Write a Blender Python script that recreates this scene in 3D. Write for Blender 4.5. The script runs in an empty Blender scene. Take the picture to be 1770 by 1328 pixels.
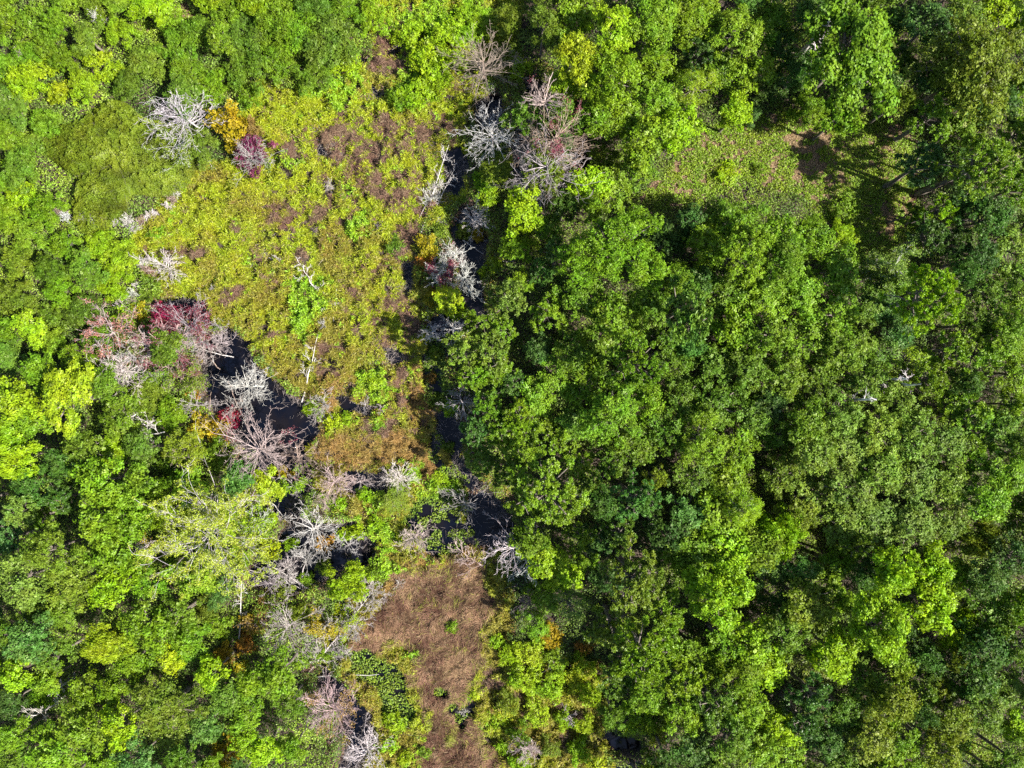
import bpy, math
import numpy as np

# ------------------------------------------------------------------ camera, sky, sun, exposure
S = 0.068                    # metres of ground per photo pixel (photo is 1770 x 1328)
CAMH = 90.0                  # drone height
CX, CY = 885.0, 664.0
scene = bpy.context.scene
cam_d = bpy.data.cameras.new("camera")
cam_d.sensor_width = 36.0
cam_d.lens = 36.0 * CAMH / (1770 * S)
cam_d.clip_end = 3000
cam = bpy.data.objects.new("camera", cam_d)
scene.collection.objects.link(cam)
cam.location = (0, 0, CAMH)
cam.rotation_euler = (0, 0, 0)
scene.camera = cam

SUN_EL, SUN_AX, SUN_AY = math.radians(47), 0.93, -0.37
az = math.atan2(SUN_AX, SUN_AY)
world = bpy.data.worlds.new("World"); scene.world = world
world.use_nodes = True
wn = world.node_tree.nodes; wl = world.node_tree.links
bg = wn["Background"]
sky = wn.new("ShaderNodeTexSky"); sky.sky_type = 'NISHITA'; sky.sun_disc = False
sky.sun_elevation = SUN_EL; sky.sun_rotation = az
wl.new(sky.outputs[0], bg.inputs[0]); bg.inputs[1].default_value = 0.075
sun_d = bpy.data.lights.new("sun", 'SUN'); sun_d.energy = 5.0; sun_d.angle = math.radians(0.55)
sun_d.color = (1.0, 0.95, 0.86)
sun = bpy.data.objects.new("sun", sun_d); scene.collection.objects.link(sun)
from mathutils import Vector
_h = Vector((SUN_AX, SUN_AY, 0)).normalized() * math.cos(SUN_EL)
sun.rotation_euler = Vector((_h.x, _h.y, math.sin(SUN_EL))).to_track_quat('Z', 'Y').to_euler()
scene.view_settings.view_transform = 'Standard'
scene.view_settings.look = 'None'
scene.view_settings.gamma = 1
scene.view_settings.exposure = 1.48
cy = scene.cycles
cy.max_bounces = 6; cy.diffuse_bounces = 3; cy.glossy_bounces = 2; cy.transmission_bounces = 4
cy.transparent_max_bounces = 4
cy.use_denoising = False
cy.caustics_reflective = False; cy.caustics_refractive = False
cy.sample_clamp_indirect = 4

# ------------------------------------------------------------------ helpers
def W(px, py, z=0.0):
    k = S * (CAMH - z) / CAMH
    return (px - CX) * k, (CY - py) * k

def hashgrid(seed, n=64):
    return np.random.default_rng(seed).random((n, n))
_grids = {}
def vnoise(x, y, seed):
    g = _grids.setdefault(seed, hashgrid(seed)); n = g.shape[0]
    xi = np.floor(x).astype(int); yi = np.floor(y).astype(int)
    fx = x - xi; fy = y - yi
    fx = fx * fx * (3 - 2 * fx); fy = fy * fy * (3 - 2 * fy)
    a = g[xi % n, yi % n]; b = g[(xi + 1) % n, yi % n]; c = g[xi % n, (yi + 1) % n]; d = g[(xi + 1) % n, (yi + 1) % n]
    return (a * (1 - fx) + b * fx) * (1 - fy) + (c * (1 - fx) + d * fx) * fy
def fbm(x, y, seed, octs=4):
    s = 0; amp = 0.5; t = 0
    for i in range(octs):
        s = s + amp * vnoise(x * 2 ** i + 7.3 * i, y * 2 ** i + 3.1 * i, seed + i); t += amp; amp *= 0.55
    return s / t

def sdist(px, py, poly):
    """signed distance in photo pixels, positive inside"""
    px = np.asarray(px, float); py = np.asarray(py, float)
    d = np.full(px.shape, 1e9); ins = np.zeros(px.shape, bool)
    n = len(poly)
    for i in range(n):
        x0, y0 = poly[i]; x1, y1 = poly[(i + 1) % n]
        ex, ey = x1 - x0, y1 - y0
        t = np.clip(((px - x0) * ex + (py - y0) * ey) / (ex * ex + ey * ey + 1e-9), 0, 1)
        d = np.minimum(d, np.hypot(px - x0 - t * ex, py - y0 - t * ey))
        if y0 != y1:
            c = ((y0 > py) != (y1 > py)) & (px < ex * (py - y0) / (y1 - y0) + x0)
            ins ^= c
    return np.where(ins, d, -d)

# ------------------------------------------------------------------ the lie of the land, in photo pixels on the ground
WATER = [
 [(345,600),(375,578),(405,562),(430,590),(450,632),(500,680),(545,700),(560,745),(535,775),(545,830),(525,890),(560,905),(620,895),(655,940),(650,975),(600,985),(560,1005),(500,1030),(430,1010),(440,960),(500,905),(470,880),(440,830),(410,760),(360,690)],
 [(742,632),(765,640),(768,675),(745,680)],[(752,715),(775,712),(808,738),(795,790),(830,835),(818,850),(790,830),(772,790),(752,752)],[(812,850),(850,850),(895,905),(888,945),(820,945),(800,905)],
 [(800,355),(832,375),(842,420),(834,500),(842,560),(770,580),(735,560),(760,540),(790,500),(795,440),(780,400)],
 [(822,172),(862,168),(872,200),(862,222),(838,228),(820,215)],
 [(765,262),(800,240),(812,290),(795,340),(765,335)],
 [(890,225),(915,240),(922,330),(900,350),(880,300)],
 [(905,140),(935,140),(945,180),(915,180)],
 [(988,180),(1008,200),(1015,290),(1000,300)],
 [(590,812),(672,815),(668,848),(640,855),(600,850)],
 [(620,98),(640,96),(647,112),(632,122),(618,112)],
 [(672,90),(695,66),(704,78),(690,100),(668,108)],
 [(636,142),(650,145),(662,172),(652,178),(640,162)],
 [(548,236),(562,240),(566,262),(580,268),(570,276),(546,268)],
 [(655,598),(690,600),(700,625),(688,638),(668,622)],
 [(462,440),(488,438),(490,452),(468,456)],
 [(695,440),(712,450),(722,490),(705,520),(694,480)],
 [(1040,1252),(1062,1262),(1105,1275),(1104,1290),(1065,1298),(1040,1280)],
 [(1058,1322),(1105,1318),(1110,1345),(1055,1345)],
 [(560,1145),(600,1180),(648,1235),(650,1280),(615,1345),(585,1345),(600,1270),(585,1210),(550,1180)],
 [(580,680),(615,690),(650,700),(640,720),(590,715)],
 [(800,1215),(822,1212),(825,1235),(805,1245)],
 [(330,510),(360,520),(372,560),(345,570),(300,540),(262,530),(262,515)],
]
LILY = [  # leafy herbs standing in dark water
 [(600,1118),(660,1130),(700,1120),(708,1180),(735,1230),(690,1262),(650,1230),(640,1190),(600,1160)],
 [(740,700),(775,800),(800,855),(815,935),(790,950),(740,960),(690,900),(720,860),(760,860),(735,760)],[(735,560),(765,560),(772,700),(740,700)],
 [(690,1060),(706,1062),(722,1090),(716,1098),(694,1080)],
 [(750,1195),(790,1200),(815,1240),(800,1250),(770,1225)],
 [(560,1110),(600,1118),(600,1160),(570,1150)],
]
MARSH = [(440,150),(560,165),(640,120),(660,20),(700,-60),(900,-60),(880,120),(800,190),(800,340),(725,400),(735,600),(742,700),(785,800),(775,880),(870,940),(880,1060),(880,1110),(1040,1150),(1050,1360),(625,1360),(650,1260),(600,1170),(560,1110),(600,1060),(640,1000),(600,960),(620,900),(545,830),(540,780),(565,700),(480,650),(410,560),(300,520),(235,460),(240,400),(320,310),(400,285),(470,300),(425,210)]
BROWN = [(700,985),(760,972),(825,975),(862,1030),(858,1085),(838,1110),(842,1165),(800,1210),(830,1250),(855,1345),(725,1345),(745,1250),(705,1185),(700,1130),(612,1125),(640,1055)]
RUST = [(545,752),(600,745),(700,740),(760,752),(785,810),(775,850),(720,850),(700,810),(640,815),(600,812),(548,815)]
CLEAR = [(1140,310),(1200,235),(1290,200),(1400,205),(1480,200),(1560,230),(1580,330),(1570,420),(1600,440),(1500,455),(1450,420),(1380,340),(1290,320),(1180,358),(1080,352)]
TAN = [[(232,62),(262,40),(300,22),(335,14),(345,38),(318,62),(270,72)],[(1655,1262),(1690,1275),(1712,1310),(1690,1316),(1650,1285)],[(1455,395),(1490,405),(1580,425),(1590,440),(1480,425)]]
THICKET = [(-200,-200),(430,-200),(640,-60),(640,130),(440,150),(425,280),(320,310),(240,400),(240,520),(170,600),(-200,640)]

GX = np.arange(-260, 2031, 5.0); GY = np.arange(-260, 1590, 5.0)
GPX, GPY = np.meshgrid(GX, GY, indexing='ij')
_wob = (fbm(GPX / 22, GPY / 22, 11) - 0.5) * 26
F_water = np.max([sdist(GPX, GPY, p) for p in WATER], axis=0) + _wob * 0.55
_big = (fbm(GPX / 45, GPY / 45, 13, 5) - 0.5) * 70
F_lily = np.max([sdist(GPX, GPY, p) for p in LILY], axis=0) + _wob + _big * 0.7
F_marsh = sdist(GPX, GPY, MARSH) + _wob
F_brown = sdist(GPX, GPY, BROWN) + _wob + _big * 1.2
F_rust = sdist(GPX, GPY, RUST) + _wob * 1.5
F_clear = np.maximum(sdist(GPX, GPY, CLEAR), np.max([sdist(GPX, GPY, p) for p in TAN], axis=0)) + _wob * 0.7
F_thick = sdist(GPX, GPY, THICKET) + _wob
def look(F, px, py):
    u = np.clip((px - GX[0]) / 5.0, 0, len(GX) - 1.001); v = np.clip((py - GY[0]) / 5.0, 0, len(GY) - 1.001)
    i = u.astype(int); j = v.astype(int); a = u - i; b = v - j
    return (F[i, j] * (1 - a) + F[i + 1, j] * a) * (1 - b) + (F[i, j + 1] * (1 - a) + F[i + 1, j + 1] * a) * b
def ground_z(px, py):
    w = look(F_water, px, py); m = look(F_marsh, px, py); l = look(F_lily, px, py)
    x = (px - CX) * S; y = (CY - py) * S
    z = np.where(m > 0, 0.18, 0.18 + np.clip(-m / 60, 0, 1) * 0.7)
    z = z + (fbm(x / 3.0, y / 3.0, 21) - 0.42) * 0.35
    z = np.where(l > 0, np.minimum(z, -0.12 + 0 * z), z)
    z = np.where(w > -6, z * np.clip(-w / 6, 0, 1) - 0.35 * np.clip((w + 6) / 10, 0, 1), z)
    return z

# ------------------------------------------------------------------ materials
def mat(name):
    m = bpy.data.materials.new(name); m.use_nodes = True
    nt = m.node_tree; b = nt.nodes["Principled BSDF"]
    return m, nt, b
def N(nt, t, **kw):
    n = nt.nodes.new(t)
    for k, v in kw.items(): setattr(n, k, v)
    return n
def leaf_material(name, use_col, trans=0.30, rough=0.5, spec=0.18):
    """foliage: colour of the plant (object colour or per-leaf colour), thin leaves that let light through"""
    m, nt, b = mat(name); L = nt.links
    if use_col:
        src = N(nt, "ShaderNodeAttribute", attribute_name="tint").outputs["Color"]
    else:
        src = N(nt, "ShaderNodeObjectInfo").outputs["Color"]
    v = N(nt, "ShaderNodeAttribute", attribute_name="leaf")
    hs = N(nt, "ShaderNodeHueSaturation")
    L.new(src, hs.inputs["Color"])
    mr = N(nt, "ShaderNodeMapRange"); mr.inputs["To Min"].default_value = 0.4; mr.inputs["To Max"].default_value = 1.6
    L.new(v.outputs["Fac"], mr.inputs["Value"]); L.new(mr.outputs[0], hs.inputs["Value"])
    mh = N(nt, "ShaderNodeMapRange"); mh.inputs["To Min"].default_value = 0.515; mh.inputs["To Max"].default_value = 0.485
    geo = N(nt, "ShaderNodeNewGeometry")
    no = N(nt, "ShaderNodeTexNoise"); no.inputs["Scale"].default_value = 0.55; no.inputs["Detail"].default_value = 3
    L.new(geo.outputs["Position"], no.inputs["Vector"])
    L.new(no.outputs["Fac"], mh.inputs["Value"]); mh.inputs["From Min"].default_value = 0.3; mh.inputs["From Max"].default_value = 0.7
    L.new(mh.outputs[0], hs.inputs["Hue"])
    pr = N(nt, "ShaderNodeMapRange"); pr.inputs["From Min"].default_value = 0.90; pr.inputs["From Max"].default_value = 0.94; pr.inputs["To Max"].default_value = 0.3
    L.new(v.outputs["Fac"], pr.inputs["Value"])
    pm = N(nt, "ShaderNodeMixRGB"); pm.inputs[2].default_value = (0.42, 0.40, 0.24, 1)  # highest leaf values go pale tan: stray yellowed leaves plus light glints painted in
    L.new(pr.outputs[0], pm.inputs[0]); L.new(hs.outputs[0], pm.inputs[1]); hs = pm
    L.new(hs.outputs[0], b.inputs["Base Color"])
    b.inputs["Roughness"].default_value = rough
    b.inputs["Specular IOR Level"].default_value = spec
    tr = N(nt, "ShaderNodeBsdfTranslucent")
    mt = N(nt, "ShaderNodeMixRGB", blend_type='MULTIPLY'); mt.inputs[0].default_value = 1; mt.inputs[2].default_value = (1.25, 1.15, 0.5, 1)
    L.new(hs.outputs[0], mt.inputs[1]); L.new(mt.outputs[0], tr.inputs[0])
    mx = N(nt, "ShaderNodeMixShader"); mx.inputs[0].default_value = trans
    L.new(b.outputs[0], mx.inputs[1]); L.new(tr.outputs[0], mx.inputs[2])
    L.new(mx.outputs[0], nt.nodes["Material Output"].inputs[0])
    return m
M_LEAF = leaf_material("leaves", False)
M_NEEDLE = leaf_material("needles", False, trans=0.25, rough=0.45, spec=0.3)
M_HERB = leaf_material("herbs", True, trans=0.3, rough=0.55, spec=0.25)
M_DRY = leaf_material("dry_stems", True, trans=0.1, rough=0.7, spec=0.15)

def bark_material(name, c1, c2, use_obj=False):
    m, nt, b = mat(name); L = nt.links
    geo = N(nt, "ShaderNodeNewGeometry"); no = N(nt, "ShaderNodeTexNoise")
    no.inputs["Scale"].default_value = 3.0; no.inputs["Detail"].default_value = 6
    L.new(geo.outputs["Position"], no.inputs["Vector"])
    r = N(nt, "ShaderNodeValToRGB"); r.color_ramp.elements[0].position = 0.35; r.color_ramp.elements[1].position = 0.65
    r.color_ramp.elements[0].color = (*c1, 1); r.color_ramp.elements[1].color = (*c2, 1)
    L.new(no.outputs["Fac"], r.inputs[0])
    if use_obj:
        oi = N(nt, "ShaderNodeObjectInfo"); mu = N(nt, "ShaderNodeMixRGB", blend_type='MULTIPLY'); mu.inputs[0].default_value = 1
        L.new(r.outputs[0], mu.inputs[1]); L.new(oi.outputs["Color"], mu.inputs[2]); L.new(mu.outputs[0], b.inputs["Base Color"])
    else:
        L.new(r.outputs[0], b.inputs["Base Color"])
    b.inputs["Roughness"].default_value = 0.85
    return m
M_BARK = bark_material("bark", (0.07, 0.055, 0.045), (0.2, 0.17, 0.14))
M_DEAD = bark_material("weathered_wood", (0.55, 0.52, 0.5), (1, 1, 1), True)

def ground_material():
    m, nt, b = mat("ground_soil"); L = nt.links
    geo = N(nt, "ShaderNodeNewGeometry")
    n1 = N(nt, "ShaderNodeTexNoise"); n1.inputs["Scale"].default_value = 1.3; n1.inputs["Detail"].default_value = 10
    n2 = N(nt, "ShaderNodeTexNoise"); n2.inputs["Scale"].default_value = 9; n2.inputs["Detail"].default_value = 8
    for n in (n1, n2): L.new(geo.outputs["Position"], n.inputs["Vector"])
    r = N(nt, "ShaderNodeValToRGB")
    e = r.color_ramp.elements; e[0].position = 0.3; e[0].color = (0.022, 0.017, 0.012, 1); e[1].position = 0.7; e[1].color = (0.075, 0.05, 0.035, 1)
    L.new(n1.outputs["Fac"], r.inputs[0])
    d = N(nt, "ShaderNodeValToRGB"); e = d.color_ramp.elements
    e[0].position = 0.3; e[0].color = (0.09, 0.07, 0.03, 1); e[1].position = 0.7; e[1].color = (0.26, 0.18, 0.11, 1)
    L.new(n2.outputs["Fac"], d.inputs[0])
    at = N(nt, "ShaderNodeAttribute", attribute_name="dry_grass")
    mx = N(nt, "ShaderNodeMixRGB"); L.new(at.outputs["Fac"], mx.inputs[0]); L.new(r.outputs[0], mx.inputs[1]); L.new(d.outputs[0], mx.inputs[2])
    L.new(mx.outputs[0], b.inputs["Base Color"]); b.inputs["Roughness"].default_value = 0.9
    bp = N(nt, "ShaderNodeBump"); bp.inputs["Distance"].default_value = 0.08; L.new(n2.outputs["Fac"], bp.inputs["Height"]); L.new(bp.outputs[0], b.inputs["Normal"])
    return m
def water_material():
    m, nt, b = mat("pond_water"); L = nt.links
    b.inputs["Base Color"].default_value = (0.005, 0.005, 0.008, 1)
    b.inputs["Roughness"].default_value = 0.06; b.inputs["IOR"].default_value = 1.33
    geo = N(nt, "ShaderNodeNewGeometry"); n = N(nt, "ShaderNodeTexNoise"); n.inputs["Scale"].default_value = 2.5; n.inputs["Detail"].default_value = 3
    L.new(geo.outputs["Position"], n.inputs["Vector"])
    bp = N(nt, "ShaderNodeBump"); bp.inputs["Distance"].default_value = 0.01; bp.inputs["Strength"].default_value = 0.3
    L.new(n.outputs["Fac"], bp.inputs["Height"]); L.new(bp.outputs[0], b.inputs["Normal"])
    r = N(nt, "ShaderNodeValToRGB"); e = r.color_ramp.elements; e[0].position = 0.4; e[0].color = (0.002, 0.003, 0.007, 1); e[1].position = 0.75; e[1].color = (0.008, 0.006, 0.006, 1)
    n3 = N(nt, "ShaderNodeTexNoise"); n3.inputs["Scale"].default_value = 0.35; n3.inputs["Detail"].default_value = 5
    L.new(geo.outputs["Position"], n3.inputs["Vector"]); L.new(n3.outputs["Fac"], r.inputs[0]); L.new(r.outputs[0], b.inputs["Base Color"])
    return m

# ------------------------------------------------------------------ mesh building
def mesh_quads(name, V, attrs, m, nper=4):
    """V: (n*nper,3) vertices of n separate faces"""
    V = np.ascontiguousarray(V, dtype=np.float32); nv = len(V); nf = nv // nper
    me = bpy.data.meshes.new(name)
    me.vertices.add(nv); me.vertices.foreach_set("co", V.ravel())
    me.loops.add(nv); me.loops.foreach_set("vertex_index", np.arange(nv, dtype=np.int32))
    me.polygons.add(nf); me.polygons.foreach_set("loop_start", np.arange(0, nv, nper, dtype=np.int32))
    for k, a in attrs.items():
        a = np.asarray(a, dtype=np.float32)
        if a.ndim == 1:
            at = me.attributes.new(k, 'FLOAT', 'POINT'); at.data.foreach_set("value", np.repeat(a, nper))
        else:
            at = me.attributes.new(k, 'FLOAT_COLOR', 'POINT')
            c = np.ones((nf, 4), np.float32); c[:, :3] = a
            at.data.foreach_set("color", np.repeat(c, nper, axis=0).ravel())
    me.update(calc_edges=True); me.materials.append(m)
    return me
def unit(v): return v / (np.linalg.norm(v, axis=1, keepdims=True) + 1e-9)
def cards(P, Nn, Lh, Wh, rng, T=None):
    """rhombic leaves: centre P, normal Nn, half length Lh, half width Wh; T long axis hint"""
    n = len(P); Nn = unit(Nn)
    R = rng.normal(size=(n, 3)) if T is None else T
    T = unit(R - (R * Nn).sum(1, keepdims=True) * Nn)
    B = np.cross(Nn, T)
    Lh = np.broadcast_to(Lh, (n,))[:, None]; Wh = np.broadcast_to(Wh, (n,))[:, None]
    V = np.stack([P - T * Lh, P - B * Wh + T * Lh * 0.15, P + T * Lh, P + B * Wh + T * Lh * 0.15], axis=1)
    return V.reshape(-1, 3)

def tubes(segs, sides=4):
    """segs: list of (p0, p1, r0, r1) -> verts, faces arrays (quads)"""
    A = np.array([s[0] for s in segs], float); B = np.array([s[1] for s in segs], float)
    r0 = np.array([s[2] for s in segs]); r1 = np.array([s[3] for s in segs])
    D = unit(B - A); ref = np.where(np.abs(D[:, 2:3]) > 0.9, np.array([[1.0, 0, 0]]), np.array([[0, 0, 1.0]]))
    U = unit(np.cross(D, ref)); Vv = np.cross(D, U)
    n = len(segs); ang = np.arange(sides) * 2 * math.pi / sides
    ring = U[:, None, :] * np.cos(ang)[None, :, None] + Vv[:, None, :] * np.sin(ang)[None, :, None]
    Va = A[:, None, :] + ring * r0[:, None, None]; Vb = B[:, None, :] + ring * r1[:, None, None]
    V = np.concatenate([Va, Vb], axis=1).reshape(-1, 3)
    base = (np.arange(n) * 2 * sides)[:, None]; k = np.arange(sides)[None, :]; k2 = (k + 1) % sides
    F = np.stack([base + k, base + k2, base + sides + k2, base + sides + k], axis=2).reshape(-1, 4)
    return V, F
def mesh_tubes(name, segs, m, sides=4):
    V, F = tubes(segs, sides)
    me = bpy.data.meshes.new(name)
    me.vertices.add(len(V)); me.vertices.foreach_set("co", V.astype(np.float32).ravel())
    me.loops.add(F.size); me.loops.foreach_set("vertex_index", F.astype(np.int32).ravel())
    me.polygons.add(len(F)); me.polygons.foreach_set("loop_start", np.arange(0, F.size, 4, dtype=np.int32))
    me.polygons.foreach_set("use_smooth", np.ones(len(F), bool))
    me.update(calc_edges=True); me.materials.append(m)
    return me

col = scene.collection
def link(name, data, parent=None):
    o = bpy.data.objects.new(name, data); col.objects.link(o)
    if parent is not None: o.parent = parent
    return o
def tag(o, label=None, cat=None, group=None, kind=None):
    if label: o["label"] = label
    if cat: o["category"] = cat
    if group: o["group"] = group
    if kind: o["kind"] = kind

# ------------------------------------------------------------------ ground and water
def build_ground():
    xs = np.concatenate([[-900, -300, -130], np.arange(-70, 70.01, 0.28), [130, 300, 900]])
    ys = np.concatenate([[-900, -300, -120], np.arange(-56, 56.01, 0.28), [120, 300, 900]])
    X, Y = np.meshgrid(xs, ys, indexing='ij')
    px = X / S + CX; py = CY - Y / S
    Z = ground_z(px, py)
    nx, ny = X.shape
    V = np.stack([X, Y, Z], axis=2).reshape(-1, 3)
    i = np.arange(nx - 1)[:, None] * ny + np.arange(ny - 1)[None, :]
    F = np.stack([i, i + ny, i + ny + 1, i + 1], axis=2).reshape(-1, 4)
    me = bpy.data.meshes.new("ground")
    me.vertices.add(len(V)); me.vertices.foreach_set("co", V.astype(np.float32).ravel())
    me.loops.add(F.size); me.loops.foreach_set("vertex_index", F.astype(np.int32).ravel())
    me.polygons.add(len(F)); me.polygons.foreach_set("loop_start", np.arange(0, F.size, 4, dtype=np.int32))
    me.polygons.foreach_set("use_smooth", np.ones(len(F), bool))
    c = np.clip(look(F_clear, px, py) / 15, 0, 1).ravel().astype(np.float32)
    at = me.attributes.new("dry_grass", 'FLOAT', 'POINT'); at.data.foreach_set("value", c)
    me.update(calc_edges=True); me.materials.append(ground_material())
    o = link("ground", me); tag(o, "dark peaty soil and leaf litter under the whole wetland and forest", "ground", kind="structure")
    me = bpy.data.meshes.new("water")
    me.from_pydata([(-69, -55, 0), (69, -55, 0), (69, 55, 0), (-69, 55, 0)], [], [(0, 1, 2, 3)])
    me.materials.append(water_material())
    o = link("water", me); tag(o, "still black pond water showing between the marsh plants", "water", kind="structure")
build_ground()

# ------------------------------------------------------------------ stuff: marsh plants, sedge, herbs, undergrowth
def pts_in(rng, dens, x0=-64, x1=64, y0=-50, y1=50):
    n = int(dens * (x1 - x0) * (y1 - y0))
    x = rng.uniform(x0, x1, n); y = rng.uniform(y0, y1, n)
    return x, y, x / S + CX, CY - y / S
PATCH_BROWN = [(600,235,30),(640,275,35),(570,262,28),(500,275,22),(560,380,28),(598,378,22),(660,310,22),(690,350,25),(700,440,30),(720,420,30),(690,520,28),(640,470,18),(560,310,14),(490,372,22),(470,430,16),(600,530,14),(655,560,24),(720,560,25),(700,240,25),(770,220,25),(740,190,22),(790,170,20),(690,130,25),(650,95,30),(670,60,22),(700,30,18),(600,190,14),(440,470,20),(400,520,16),(330,440,14),(520,440,14),(340,330,12),(310,420,14),(270,420,12),(480,500,12),(420,400,10),(665,225,18),(600,100,16),(590,590,16),(620,640,14),(560,600,12),(480,570,16),(440,560,12),(720,300,22),(750,240,20),(730,350,20),(700,620,16),(570,650,16),(690,690,16),(660,740,20),(720,730,20),(860,230,18),(960,1280,18),(900,1290,22),(780,1290,20),(870,1180,18),(985,1215,12),(905,1225,14),(1000,1240,14)]
PATCH_LIME = [(740,110,45),(720,150,35),(700,50,40),(770,40,45),(820,30,40),(705,80,30),(590,160,26),(550,160,26),(540,510,35),(530,545,28),(620,400,24),(700,460,16),(650,650,24),(640,690,20),(690,665,18),(720,810,20),(760,835,28),(840,820,20),(650,870,20),(620,925,24),(660,930,24),(645,970,20),(680,975,16),(740,860,20),(735,960,18),(780,1090,13),(735,1125,10),(730,1310,12),(740,1280,8),(810,1205,14),(500,290,14),(610,330,18)]
PATCH_ORANGE = [(730,970,22),(800,960,18),(750,900,14),(690,770,24),(560,770,24),(740,700,20),(700,700,20),(730,660,18),(570,680,20),(840,930,14),(670,1010,20),(800,1250,14),(650,1080,14),(960,1110,22)]
def patchf(px, py, lst):
    f = np.zeros(px.shape)
    for x, y, r in lst: f = np.maximum(f, np.exp(-((px - x) ** 2 + (py - y) ** 2) / (r * r) * 0.9))
    return f
def build_marsh():
    rng = np.random.default_rng(5)
    # --- fern and sedge clumps
    x, y, px, py = pts_in(rng, 34, -46, 14, -50, 50)
    m = look(F_marsh, px, py); w = look(F_water, px, py); b = look(F_brown, px, py); l = look(F_lily, px, py)
    keep = (m > -8) & (w < 1) & (b < 3) & ((l < 2) | (rng.random(len(x)) < 0.0))
    gap = fbm(x / 0.9, y / 0.9, 51, 3)
    keep &= gap > 0.33
    x, y, px, py = x[keep], y[keep], px[keep], py[keep]
    wx = px + (fbm(x / 2.2, y / 2.2, 201, 4) - 0.5) * 90; wy = py + (fbm(x / 2.2, y / 2.2, 211, 4) - 0.5) * 90
    rj = rng.normal(0, 0.17, len(x))
    fb = rj + patchf(wx, wy, PATCH_BROWN) + (fbm(x / 1.6, y / 1.6, 61) - 0.5) * 1.7
    fl = -rj + patchf(wx, wy, PATCH_LIME) + (fbm(x / 1.8, y / 1.8, 71) - 0.5) * 1.0
    fo = rj + patchf(wx, wy, PATCH_ORANGE) + np.clip(look(F_rust, px, py) / 20, 0, 1) * 0.75 + (fbm(x / 1.4, y / 1.4, 81) - 0.5) * 1.2
    n = len(x); kind = np.zeros(n, int)
    kind[fl > 0.56] = 1; kind[fo > 0.46] = 3; kind[fb > 0.52] = 2
    pal = np.array([[0.27, 0.33, 0.010], [0.20, 0.34, 0.012], [0.16, 0.095, 0.065], [0.25, 0.155, 0.045]])
    mixn = fbm(x / 3.5, y / 3.5, 91)
    c = pal[kind]
    olive = np.array([0.21, 0.17, 0.028])
    t = (np.clip((mixn - 0.44 + np.clip((py - 350) / 1600, -0.1, 0.2) + rng.normal(0, 0.1, n)) * 3.2, 0, 1) * 0.85)[:, None] * (kind == 0)[:, None]
    c = c * (1 - t) + olive * t
    h = 0.12 + 3.4 * np.clip(fbm(x / 1.15, y / 1.15, 101, 3) - 0.33, 0, 1) + 0.3 * (kind == 1)
    z = ground_z(px, py)
    # every clump fans out into arching blades
    k = 12
    X = np.repeat(x, k); Y = np.repeat(y, k); H = np.repeat(h, k); Z = np.repeat(z, k); C = np.repeat(c, k, axis=0); K = np.repeat(kind, k)
    a = rng.uniform(0, 2 * math.pi, len(X)); tilt = rng.uniform(0.1, 0.9, len(X))
    T = np.stack([np.cos(a) * (1 - tilt * .5), np.sin(a) * (1 - tilt * .5), tilt * 0.9], axis=1); T = unit(T)
    ln = rng.uniform(0.12, 0.32, len(X)) * np.where(K == 1, 0.8, 1)
    wd = np.where(K == 1, 0.055, np.where(K == 0, 0.034, 0.018)) * rng.uniform(0.7, 1.3, len(X))
    P = np.stack([X + rng.normal(0, 0.09, len(X)), Y + rng.normal(0, 0.09, len(X)), Z + H * rng.uniform(0.35, 1.0, len(X))], axis=1) + T * ln[:, None] * 0.6
    Nn = np.stack([-np.cos(a) * tilt * 0.6, -np.sin(a) * tilt * 0.6, np.ones(len(X))], axis=1) + rng.normal(0, 0.45, (len(X), 3))
    V = cards(P, Nn, ln, wd, rng, T)
    dry = K >= 2
    Vq = V.reshape(-1, 4, 3); lv = rng.random(len(X))
    o = link("marsh_ferns", mesh_quads("marsh_ferns", Vq[~dry].reshape(-1, 3), {"leaf": lv[~dry], "tint": C[~dry]}, M_HERB))
    tag(o, "yellow-green ferns and sedge covering the open marsh", "marsh plants", kind="stuff")
    o = link("marsh_brush", mesh_quads("marsh_brush", Vq[dry].reshape(-1, 3), {"leaf": lv[dry], "tint": C[dry]}, M_DRY))
    tag(o, "purple-brown and rusty dry brush patches between the marsh ferns", "dry brush", kind="stuff")
    # --- brown sedge island: fine matted stalks combed by the wind
    x, y, px, py = pts_in(rng, 420, -22, 2, -50, -18)
    b = look(F_brown, px, py); w = look(F_water, px, py); l = look(F_lily, px, py)
    keep = (b > rng.uniform(-14, 3, len(x))) & (w < 0) & (l < 1); x, y, px, py = x[keep], y[keep], px[keep], py[keep]
    n = len(x)
    a = (fbm(x / 2.4, y / 2.4, 111, 3) * 3.2 * math.pi) + rng.normal(0, 0.5, n)
    T = np.stack([np.cos(a), np.sin(a), rng.uniform(-0.1, 0.7, n)], axis=1)
    ln = rng.uniform(0.2, 0.6, n); wd = rng.uniform(0.010, 0.026, n)
    z = ground_z(px, py) + 0.05 + 1.5 * fbm(x / 1.3, y / 1.3, 121) * rng.uniform(0.6, 1, n)
    P = np.stack([x, y, z], axis=1)
    t = np.clip((fbm(x / 1.7, y / 1.7, 131) - 0.35) * 3, 0, 1)[:, None]
    c = np.array([0.11, 0.058, 0.036]) * (1 - t) + np.array([0.25, 0.15, 0.09]) * t
    g = rng.random(n) < 0.03 + (1.5 + 5 * (py > 1170)) * np.clip(fbm(px / 26, py / 26, 133) - 0.6, 0, 1) + 0.25 * (b[keep] < 6)
    c[g] = (0.24, 0.24, 0.04)
    V = cards(P, np.stack([np.zeros(n), np.zeros(n), np.ones(n)], axis=1) + rng.normal(0, 0.5, (n, 3)), ln, wd, rng, T)
    o = link("brown_sedge", mesh_quads("brown_sedge", V, {"leaf": rng.random(n), "tint": c}, M_DRY))
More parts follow.
